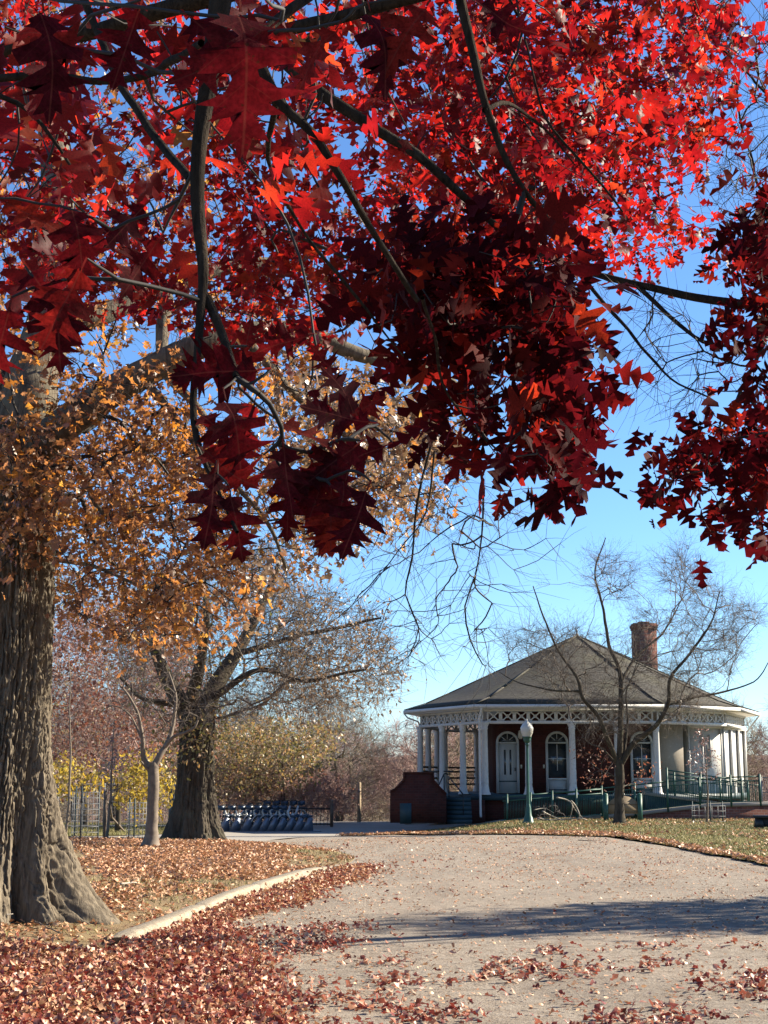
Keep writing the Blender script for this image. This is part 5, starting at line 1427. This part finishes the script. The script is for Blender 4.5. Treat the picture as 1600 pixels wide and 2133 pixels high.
ge = T.grow(sample_px([(-20, 330), (420, 360), (620, 540), (600, 720), (300, 700), (-20, 660)], 190, (14, 19)), 0.2, 4)
T.radii(0.0048, 2.2)
al = np.concatenate([ga, gc, gb, ge])
v, q, *_r = twiglets(T.p[al], T.d[al], 3, 0.45, 0.0028, 0.8)
finish_tree(T, bo, M['bark_limb'], M['twig_dark'], side=18, amp=0.07, thick=0.02, extra=[(v, q)], ridge=0.010)
parts = [leaf_cluster(T, ga, 16, 0.105, 0.125, 0.45), leaf_cluster(T, gb, 7, 0.11, 0.2, 0.4), leaf_cluster(T, gc, 11, 0.10, 0.12, 0.45), leaf_cluster(T, gd, 9, 0.11, 0.12, 0.4), leaf_cluster(T, ge, 7, 0.105, 0.14, 0.4)]
pos, frm, sz = [np.concatenate(a) for a in zip(*parts)]
x, y, f = px_of(pos)
right = (x > 430) & (y > 600) & (RNG.random(len(x)) < np.clip((x - 430) / 330, 0, 0.75))
drop = (x > 420) & (RNG.random(len(x)) < 0.28)
a = ~right & ~drop; b = right & ~drop
put_leaves(pos[a], frm[a], sz[a], T_FAR, T_FAR, M['leaf_rust'], bo, 200, None)
put_leaves(pos[b], frm[b], sz[b], T_FAR, T_FAR, M['leaf_tan'], bo, 60, None)

# ---- the second old oak by the bicycles
b2 = G(405, 1757); 
mo = thing("old_oak_tree", "dark stout oak trunk beside the docked bicycles, its tangled crown half bare", "tree", tuple(b2 - [0, 0, 0.02]))
big_trunk(mo, 0.45, 0.44, 3.0, 0.10, 0.5, [(math.radians(-15), 0.38, 10), (math.radians(-60), 0.25, 16), (math.radians(-110), 0.25, 14), (math.radians(-165), 0.40, 9), (math.radians(80), 0.4, 8)], 260, 200, 0.045, mat=M['bark_mid'], rs=0.7, rh=0.6, grooves=[(math.radians(-88), 0.16, 0.9, 26), (math.radians(-40), 0.12, 1.2, 30), (math.radians(-135), 0.12, 1.0, 26)])
T = Tree(40000); d0 = b2[1]
tp = b2 + [0, 0, 2.9]
T.seed([tp + [0, 0, -0.4]] + Pm([(385, 1470, d0), (340, 1390, d0 - .3), (310, 1310, d0 - .5), (290, 1220, d0)]), 0.30, 0.06, 'limb', 0.2, 0.3)
T.seed([tp + [0, 0, -0.3]] + Pm([(440, 1450, d0), (490, 1370, d0 + .5), (545, 1270, d0 + 1), (590, 1160, d0 + 1)]), 0.30, 0.06, 'limb', 0.2, 0.3)
T.seed(Pm([(500, 1360, d0 + .5), (600, 1330, d0), (700, 1315, d0 - 1), (800, 1290, d0 - 1.5)]), 0.09, 0.03, 'limb', 0.2, 0.3)
T.seed(Pm([(440, 1455, d0), (540, 1400, d0 - 1), (640, 1420, d0 - 1.5), (760, 1400, d0 - 2)]), 0.10, 0.03, 'limb', 0.2, 0.3)
T.seed(Pm([(390, 1480, d0), (420, 1380, d0 - 1), (430, 1280, d0 - 2), (420, 1180, d0 - 2)]), 0.2, 0.05, 'limb', 0.2, 0.3)
T.seed(Pm([(380, 1470, d0), (300, 1450, d0 - 1), (250, 1400, d0 - 1.5)]), 0.10, 0.03, 'limb', 0.2, 0.3)
ga = T.grow(sample_px([(255, 1470), (240, 1330), (300, 1180), (560, 1130), (640, 1240), (640, 1400), (560, 1480), (430, 1510), (330, 1500)], 620, (d0 - 3.5, d0 + 4)), 0.3, 4)
gb = T.grow(sample_px([(560, 1220), (700, 1230), (790, 1290), (840, 1380), (815, 1460), (720, 1480), (560, 1490)], 330, (d0 - 3, d0 + 3)), 0.3, 4)
gl_ = T.grow(sample_px([(330, 1480), (460, 1500), (450, 1580), (330, 1590)], 26, (d0 - 1.2, d0 - .5)), 0.3, 3)
T.radii(0.006, 2.2)
al = np.concatenate([ga, gb])
v, q, b_, c_, D_ = twiglets(T.p[al], T.d[al], 9, 0.75, 0.0045, 0.9)
finish_tree(T, mo, M['bark_mid'], M['twig'], side=14, amp=0.1, extra=[(v, q)], ridge=0.012, mn=0.005)
sel = RNG.random(len(ga)) < 0.35
pos, frm, sz = leaf_cluster(T, gb, 10, 0.095, 0.3, 0.4)
put_leaves(pos, frm, sz, T_PLAIN, T_PLAIN, M['leaf_tan'], mo, 0)
pos, frm, sz = [np.concatenate(a) for a in zip(leaf_cluster(T, ga[sel], 6, 0.10, 0.3, 0.4), leaf_cluster(T, gl_, 14, 0.11, 0.25, 0.4))]
put_leaves(pos, frm, sz, T_PLAIN, T_PLAIN, M['leaf_olive'], mo, 0)

# ---- small forked tree on the left lawn
s0 = G(313, 1780); ds = s0[1]; s0[2] = HL(s0[0], s0[1])[0]
st = thing("young_tree", "small leafless forked tree standing alone on the leaf covered lawn", "tree", tuple(s0))
T = Tree(4000)
T.seed([s0 + [0, 0, -0.1], s0 + [0, 0, 0.02], s0 + [0.015, 0, 0.25]] + Pm([(317, 1700, ds), (320, 1640, ds), (318, 1588, ds)]), 0.20, 0.105, 'trunk', 0.05, 0.02)
i0 = T.seeds[0][1]
for k, i in enumerate(i0): T.seeds[0][2][k] = 0.108 + 0.10 * math.exp(-max(0, T.p[i][2] - s0[2]) / 0.16) + 0.012 * math.exp(-abs(T.p[i][2] - s0[2]) / 1.0)
T.seed(Pm([(316, 1600, ds), (300, 1580, ds), (297, 1540, ds - .1), (288, 1490, ds - .2), (272, 1455, ds - .3), (250, 1428, ds - .3)]), 0.07, 0.02, 'limb', 0.08, 0.03)
T.seed(Pm([(320, 1598, ds), (333, 1575, ds), (350, 1545, ds + .1), (362, 1500, ds + .2), (366, 1450, ds + .2), (352, 1400, ds + .2)]), 0.075, 0.02, 'limb', 0.08, 0.03)
T.seed(Pm([(345, 1555, ds), (362, 1535, ds - .1), (385, 1526, ds - .2), (405, 1515, ds - .3), (412, 1500, ds - .3)]), 0.045, 0.022, 'limb', 0.08, 0.02)
T.seed(Pm([(316, 1612, ds), (305, 1600, ds - .1), (293, 1585, ds - .2)]), 0.04, 0.02, 'limb', 0.08, 0.01)
T.seed(Pm([(296, 1540, ds), (270, 1488, ds), (235, 1470, ds), (200, 1490, ds)]), 0.03, 0.008, 'limb', 0.08, 0.03)
gg = T.grow(sample_px([(200, 1380), (400, 1370), (420, 1520), (330, 1540), (220, 1500)], 90, (ds - 1, ds + 1)), 0.4, 4)
T.radii(0.005, 2.1)
v, q, *_r = twiglets(T.p[gg], T.d[gg], 2, 0.4, 0.004, 0.6)
finish_tree(T, st, M['bark_smooth'], M['twig'], side=14, amp=0.14, extra=[(v, q)], trunk_n=28, ridge=0.004)

# ---- saplings with wire guards on the far edge of the lawn
def sapling(bpx, line, label, r0, leafm=None, tgt=None, ntw=40, group=None):
    b = G(*bpx); D = b[1]; b[2] = HL(b[0], b[1])[0]
    o = thing("sapling", label, "tree", tuple(b), group)
    T = Tree(3000)
    T.seed([b + [0, 0, -0.05]] + [PX(x, y, D) for x, y in line], r0, r0 * 0.25, 'trunk', 0.08, 0.03)
    if tgt: 
        g = T.grow(sample_px(tgt, ntw, (D - 0.7, D + 0.7)), 0.5, 4); T.radii(0.004, 2.1)
        v, q, *_ = twiglets(T.p[g], T.d[g], 3, 0.3, 0.003, 0.6); ex = [(v, q)]
    else: T.radii(0.004); ex = None; g = None
    finish_tree(T, o, M['bark_smooth'], M['twig_grey'], side=8, amp=0.03, extra=ex)
    if leafm is not None:
        pos, frm, sz = leaf_cluster(T, g, 4, 0.09, 0.12, 0.3); put_leaves(pos, frm, sz, T_PLAIN, T_PLAIN, leafm, o, 0)
    return o, b, D
sapling((136, 1744), [(143, 1680), (146, 1610), (147, 1560), (145, 1480), (147, 1420), (142, 1370)], "slender pale sapling with bare twigs next to the old oak trunk at left", 0.045, None, [(110, 1560), (120, 1400), (140, 1330), (180, 1400), (190, 1540), (150, 1600)], 44)
sapling((222, 1758), [(227, 1700), (231, 1650), (233, 1600), (236, 1540), (238, 1500)], "thin tan stemmed sapling tied to a short stake on the lawn edge", 0.042, M['leaf_mauve'], [(205, 1640), (215, 1560), (235, 1490), (262, 1560), (262, 1640)], 26)

# ---- bare tree in front of the pavilion
c0 = G(1291, 1717); dc = c0[1]; c0[2] += 0.02
rt = thing("bare_tree", "spreading leafless tree on the green lawn in front of the pavilion roof", "tree", tuple(c0))
T = Tree(40000)
T.seed([c0 + [0, 0, -0.1], c0 + [0, 0, 0.05]] + Pm([(1290, 1670, dc), (1291, 1620, dc), (1289, 1583, dc)]), 0.2, 0.175, 'trunk', 0.1, 0.02)
for k, i in enumerate(T.seeds[0][1]): T.seeds[0][2][k] = 0.165 + 0.12 * math.exp(-max(0, T.p[i][2] - c0[2]) / 0.2)
T.seed(Pm([(1290, 1592, dc), (1293, 1540, dc), (1293, 1470, dc), (1291, 1400, dc), (1268, 1340, dc), (1256, 1270, dc), (1240, 1190, dc), (1262, 1120, dc)]), 0.125, 0.02, 'limb', 0.15, 0.08)
T.seed(Pm([(1294, 1590, dc), (1320, 1550, dc - .2), (1368, 1508, dc - .6), (1393, 1462, dc - .8), (1398, 1412, dc - 1), (1440, 1358, dc - 1), (1482, 1296, dc - 1.2), (1500, 1230, dc - 1.2)]), 0.115, 0.02, 'limb', 0.15, 0.08)
T.seed(Pm([(1286, 1588, dc), (1268, 1545, dc - .3), (1246, 1492, dc - .6), (1214, 1452, dc - .9), (1202, 1412, dc - 1), (1160, 1350, dc - 1), (1130, 1280, dc - 1), (1110, 1220, dc - 1)]), 0.10, 0.02, 'limb', 0.15, 0.08)
T.seed(Pm([(1390, 1468, dc - .8), (1440, 1455, dc - .5), (1505, 1443, dc), (1570, 1420, dc), (1600, 1380, dc)]), 0.06, 0.02, 'limb', 0.15, 0.1)
T.seed(Pm([(1206, 1440, dc - .9), (1150, 1436, dc - .9), (1090, 1425, dc - .7), (1040, 1400, dc)]), 0.05, 0.015, 'limb', 0.15, 0.1)
T.seed(Pm([(1293, 1420, dc), (1330, 1360, dc + .5), (1380, 1320, dc + 1), (1420, 1250, dc + 1.5)]), 0.06, 0.02, 'limb', 0.15, 0.1)
T.seed(Pm([(1300, 1570, dc), (1308, 1500, dc + .6), (1306, 1440, dc + 1.2), (1330, 1380, dc + 1.5)]), 0.06, 0.02, 'limb', 0.15, 0.1)
T.seed(Pm([(1282, 1590, dc), (1255, 1560, dc + .4), (1225, 1545, dc + .8), (1190, 1500, dc + 1)]), 0.04, 0.012, 'limb', 0.15, 0.08)
el = []
while len(el) < 800:
    x, y = RNG.uniform(1045, 1600), RNG.uniform(1110, 1530); 
    rx = (x - 1320) / 270; ry = (y - 1330) / 215
    if rx * rx + ry * ry > 1 or RNG.random() > 0.35 + 0.65 * (rx * rx + ry * ry) ** 0.5: continue
    if float(vnoise(np.array([[x / 75.0, y / 75.0, 3.3]]), 5)[0]) < 0.36 + 0.25 * (rx * rx + ry * ry > 0.7): continue
    w = math.sqrt(max(0, 1 - rx * rx - ry * ry)) * 3.6
    el.append(PX(x, y, dc + RNG.uniform(-w, w)))
gg = T.grow(np.array(el), 0.35, 5, bend=0.35, jit=0.035)
gl_ = T.grow(sample_px([(1200, 1560), (1285, 1560), (1280, 1620), (1230, 1640), (1200, 1600)], 14, (dc - 1, dc + 1)), 0.3, 4)
gl2 = T.grow(sample_px([(1310, 1590), (1360, 1590), (1350, 1640), (1315, 1640)], 6, (dc - 1, dc + 1)), 0.3, 4)
T.radii(0.007, 2.25)
v, q, b_, c_, D_ = twiglets(T.p[gg], T.d[gg], 8, 0.75, 0.0042, 0.6, up=0.05)
v2, q2, *_r = twiglets(c_, D_, 2, 0.35, 0.003, 0.7)
finish_tree(T, rt, M['bark_mid'], M['twig'], side=12, amp=0.06, extra=[(v, q), (v2, q2)], trunk_n=24, ridge=0.006, mn=0.004)
pos, frm, sz = leaf_cluster(T, np.concatenate([gl_, gl2]), 12, 0.10, 0.16, 0.6)
put_leaves(pos, frm, sz, T_PLAIN, T_PLAIN, M['leaf_russet'], rt, 0)
pos, frm, sz = leaf_cluster(T, gg[RNG.random(len(gg)) < 0.3], 1, 0.07, 0.2, 0.6)
put_leaves(pos, frm, sz, T_PLAIN, T_PLAIN, M['leaf_tan'], rt, 0)

# ---- young tree with a wire guard, right lawn
y0 = G(1473, 1716); dy = y0[1]; y0[2] += 0.02
yt = thing("young_tree", "young tree with mauve leaves held by stakes inside a low wire guard", "tree", tuple(y0))
T = Tree(3000)
T.seed([y0 + [0, 0, -0.05]] + Pm([(1474, 1660, dy), (1472, 1600, dy), (1468, 1560, dy), (1464, 1530, dy)]), 0.04, 0.012, 'trunk', 0.08, 0.03)
gg = T.grow(sample_px([(1450, 1520), (1475, 1512), (1485, 1560), (1505, 1590), (1485, 1625), (1445, 1620), (1430, 1580), (1440, 1560)], 48, (dy - .5, dy + .5)), 0.4, 4)
T.radii(0.004, 2.1)
finish_tree(T, yt, M['bark_smooth'], M['twig'], side=8)
pos, frm, sz = leaf_cluster(T, gg, 7, 0.085, 0.07, 0.5)
put_leaves(pos, frm, sz, T_PLAIN, T_PLAIN, M['leaf_mauve'], yt, 0)

# ---- tree outside the picture on the right whose crown throws the long shadow over the road
def simple_tree(name, label, base, height, r0, wood, twigm, crown, ntarget, per, length, leafm=None, nleaf=0, lsize=0.1, bf=0.35, tip=0.006, group=None, trunk_to=0.55, cat="tree", k=4, ltemp=None, spread=0.3, tw_r=0.005, seeds=None):
    """crown: (centre height, radius x, radius y, radius z) or a list of points"""
    base = np.asarray(base, float)
    o = thing(name, label, cat, tuple(base), group)
    T = Tree(30000)
    lx, ly = RNG.uniform(-0.04, 0.04, 2) * height
    T.seed([base + [0, 0, -0.2], base + [0, 0, height * 0.1], base + [lx * 0.4, ly * 0.4, height * 0.3], base + [lx, ly, height * trunk_to]], r0, r0 * 0.4, 'trunk', 0.3, 0.1)
    for s_ in seeds or []: T.seed(*s_)
    if isinstance(crown, tuple):
        ch, rx, ry, rz = crown; pts = []
        while len(pts) < ntarget:
            p = RNG.uniform(-1, 1, 3)
            if p @ p > 1 or RNG.random() > 0.3 + 0.7 * (p @ p): continue
            pts.append(base + [lx + p[0] * rx, ly + p[1] * ry, ch + p[2] * rz])
        pts = np.array(pts)
    else: pts = crown
    g = T.grow(pts, bf, k, bend=0.5, jit=0.06)
    T.radii(tip, 2.25)
    ex = None
    if per:
        v, q, *_ = twiglets(T.p[g], T.d[g], per, length, tw_r, 0.7, up=0.1); ex = [(v, q)]
    finish_tree(T, o, wood, twigm, side=9, amp=0.06, extra=ex, mn=tip * 0.8, twigname='crown')
    if leafm is not None and nleaf:
        pos, frm, sz = leaf_cluster(T, g, nleaf, lsize, spread, 0.4); put_leaves(pos, frm, sz, ltemp or T_PLAIN, ltemp or T_PLAIN, leafm, o, 0)
    return o
sh = np.array([14.6, 20.7, 0.0])
simple_tree("leafy_tree", "narrow rusty leaved tree past the right side of the road that throws the long shadow", sh, 8.4, 0.16, M['bark_mid'], M['twig'], (5.2, 1.5, 2.0, 3.2), 300, 3, 0.5, M['leaf_rust'], 26, 0.17, spread=0.25, trunk_to=0.8)

# ---- trees and shrubs behind the left lawn
simple_tree("russet_tree", "tree full of dull russet leaves behind the pale sapling at left", G(215, 1738) + [0, 3, 0], 7, 0.14, M['bark_mid'], M['twig_rose'], sample_px([(80, 1560), (90, 1300), (200, 1240), (380, 1260), (430, 1400), (420, 1560), (300, 1600), (120, 1620)], 760, (48, 58)), 0, 8, 0.9, M['leaf_russet'], 15, 0.13, spread=0.45)
simple_tree("russet_tree", "darker leafy tree closing the view left of the second oak trunk", G(60, 1738) + [0, 10, 0], 8, 0.16, M['bark_mid'], M['twig_tan'], sample_px([(-120, 1640), (-120, 1200), (120, 1180), (260, 1280), (240, 1500), (180, 1640)], 520, (58, 68)), 0, 8, 1.0, M['leaf_olive'], 13, 0.15, spread=0.5)
simple_tree("yellow_leaved_tree", "low tree with bright yellow leaves behind the small forked tree", G(268, 1731), 2.6, 0.07, M['bark_mid'], M['twig'],
    np.concatenate([sample_px([(262, 1690), (250, 1640), (270, 1590), (350, 1570), (365, 1640), (330, 1680), (300, 1700)], 75, (44, 47)), sample_px([(110, 1590), (150, 1580), (175, 1640), (120, 1655)], 22, (44, 47)), sample_px([(185, 1600), (215, 1600), (215, 1640), (190, 1640)], 10, (44, 47))]), 0, 3, 0.4, M['leaf_yellow'], 17, 0.14, spread=0.22)
simple_tree("leafy_tree", "tree with yellow green and orange leaves hanging behind the docked bicycles", (-4.6, 67, float(H(-4.6, 67))), 5.5, 0.16, M['bark_mid'], M['twig_tan'], sample_px([(430, 1640), (440, 1520), (520, 1495), (640, 1510), (700, 1520), (690, 1570), (640, 1625), (560, 1640)], 400, (63, 69)), 0, 4, 0.6, M['leaf_olive'], 14, 0.15, spread=0.35)
simple_tree("leafy_tree", "evergreen looking dark tree showing between the oak crown and the plaza trees", (-9.8, 72, float(H(-9.8, 72))), 6.5, 0.18, M['bark_mid'], M['twig_tan'], sample_px([(330, 1690), (330, 1500), (430, 1480), (480, 1520), (480, 1690)], 300, (70, 75)), 0, 4, 0.8, M['leaf_olive'], 9, 0.15, spread=0.4)
for k, (px, top, D, w, mt, lb) in enumerate([(455, 1580, 66, 1.3, 'twig_rose', "rosy brown twiggy shrub just right of the second oak trunk"), (520, 1600, 68, 1.3, 'twig_tan', "tan twiggy shrub behind the left docked bicycles"),
        (585, 1590, 67, 1.4, 'twig_rose', "rosy twiggy shrub behind the middle docked bicycles"), (640, 1600, 69, 1.3, 'twig_rose', "reddish bare shrub above the iron railing"), (690, 1615, 71, 1.2, 'twig_rose', "low pinkish shrub behind the end post of the railing")]):
    tpz = PX(px, top, D); gz = float(H(tpz[0], D)); hgt = tpz[2] - gz
    pts = np.array([[tpz[0] + RNG.normal() * w * 0.5, D + RNG.normal() * 0.7, gz + hgt * RNG.uniform(0.25, 1)] for _ in range(240)])
    simple_tree("shrub", lb, (tpz[0], D, gz), hgt, 0.05, M['bark_mid'], M[mt], pts, 0, 9, 0.5, M['leaf_russet'], 3, 0.09, bf=0.15, tip=0.006, trunk_to=0.25, cat="shrub", spread=0.25)

# ---- bare woods behind the plaza: five kinds, copied
protos = []
kinds = [(10.5, 'twig_grey', (6.6, 3.4, 3.4, 3.8)), (9.0, 'twig_rose', (5.4, 3.0, 3.0, 3.5)), (11.0, 'twig_grey', (7.0, 3.2, 3.2, 4.0)), (8.0, 'twig_tan', (4.6, 3.2, 3.2, 3.3)), (7.0, 'twig_rose', (3.8, 3.0, 3.0, 3.1))]
word = ["tall grey bare", "rosy bare", "tall dark limbed bare", "tan bare", "low reddish bare"]
for k, (h, mt, cr) in enumerate(kinds):
    protos.append(simple_tree("woodland_tree", word[k] + " tree of the wood beyond the plaza", (0, 0, 0), h, 0.2, M['bark_mid'], M[mt], cr, 330, 10, 1.0, None, 0, tip=0.011, tw_r=0.010, k=3, trunk_to=0.5, group=word[k] + " trees of the wood beyond the plaza"))
spots = []
r2 = random.Random(5)
for D0, D1, n in ((76, 88, 14), (88, 105, 18), (105, 135, 22), (135, 175, 22)):
    for i in range(n):
        D = r2.uniform(D0, D1); x = (-0.31 + 0.62 * (i + r2.uniform(0.1, 0.9)) / n) * D; spots.append((x, D))
used = set()
for i, (x, D) in enumerate(spots):
    k = r2.randrange(5)
    px = 800 + 3000 * x / D
    sc = r2.uniform(0.75, 1.1) * (0.85 if D < 90 else 1.0)
    if px > 1520: k = r2.choice([1, 4]); 
    o = protos[k] if k not in used else copy_tree(protos[k])
    used.add(k)
    o.location = (x, D, float(H(x, D)) - 0.3); o.rotation_euler = (0, 0, r2.uniform(0, 6.28)); o.scale = (sc, sc, sc * r2.uniform(0.9, 1.1))
for k, p in enumerate(protos):
    if k not in used: p.location = (30, 90, float(H(30, 90)))
# far wood on the valley side: one mass
tv = protos[0].children
src = [[c for c in p.children if c.name.startswith('crown')][0] for p in protos[:4]]
V = []; Q = []; offn = 0
low = []
for s_ in src:
    me = s_.data; n = len(me.vertices); co = np.empty(n * 3, np.float32); me.vertices.foreach_get('co', co); co = co.reshape(-1, 3)
    m = len(me.loops); li = np.empty(m, np.int32); me.loops.foreach_get('vertex_index', li); li = li.reshape(-1, 4)
    li = li[RNG.random(len(li)) < 0.14]
    low.append((co * [1.0, 1.0, 1.0], li))
for i in range(120):
    D = 185 + 290 * (i / 120) + RNG.uniform(-10, 10); x = RNG.uniform(-0.5, 0.5) * D
    co, li = low[i % 4]; a = RNG.uniform(0, 6.28); s_ = RNG.uniform(0.9, 1.3) * (1 + (D - 185) / 500)
    R_ = np.array([[math.cos(a), math.sin(a), 0], [-math.sin(a), math.cos(a), 0], [0, 0, 0.85]])
    V.append((co @ R_) * s_ + [x, D, float(H(x, D)) - 1]); Q.append(li + offn); offn += len(co)
tag(link("far_wood", mesh_np("far_wood", np.concatenate(V), [np.concatenate(Q)]), M['twig_grey']), "hazy grey brown wood covering the far side of the valley", kind="stuff")
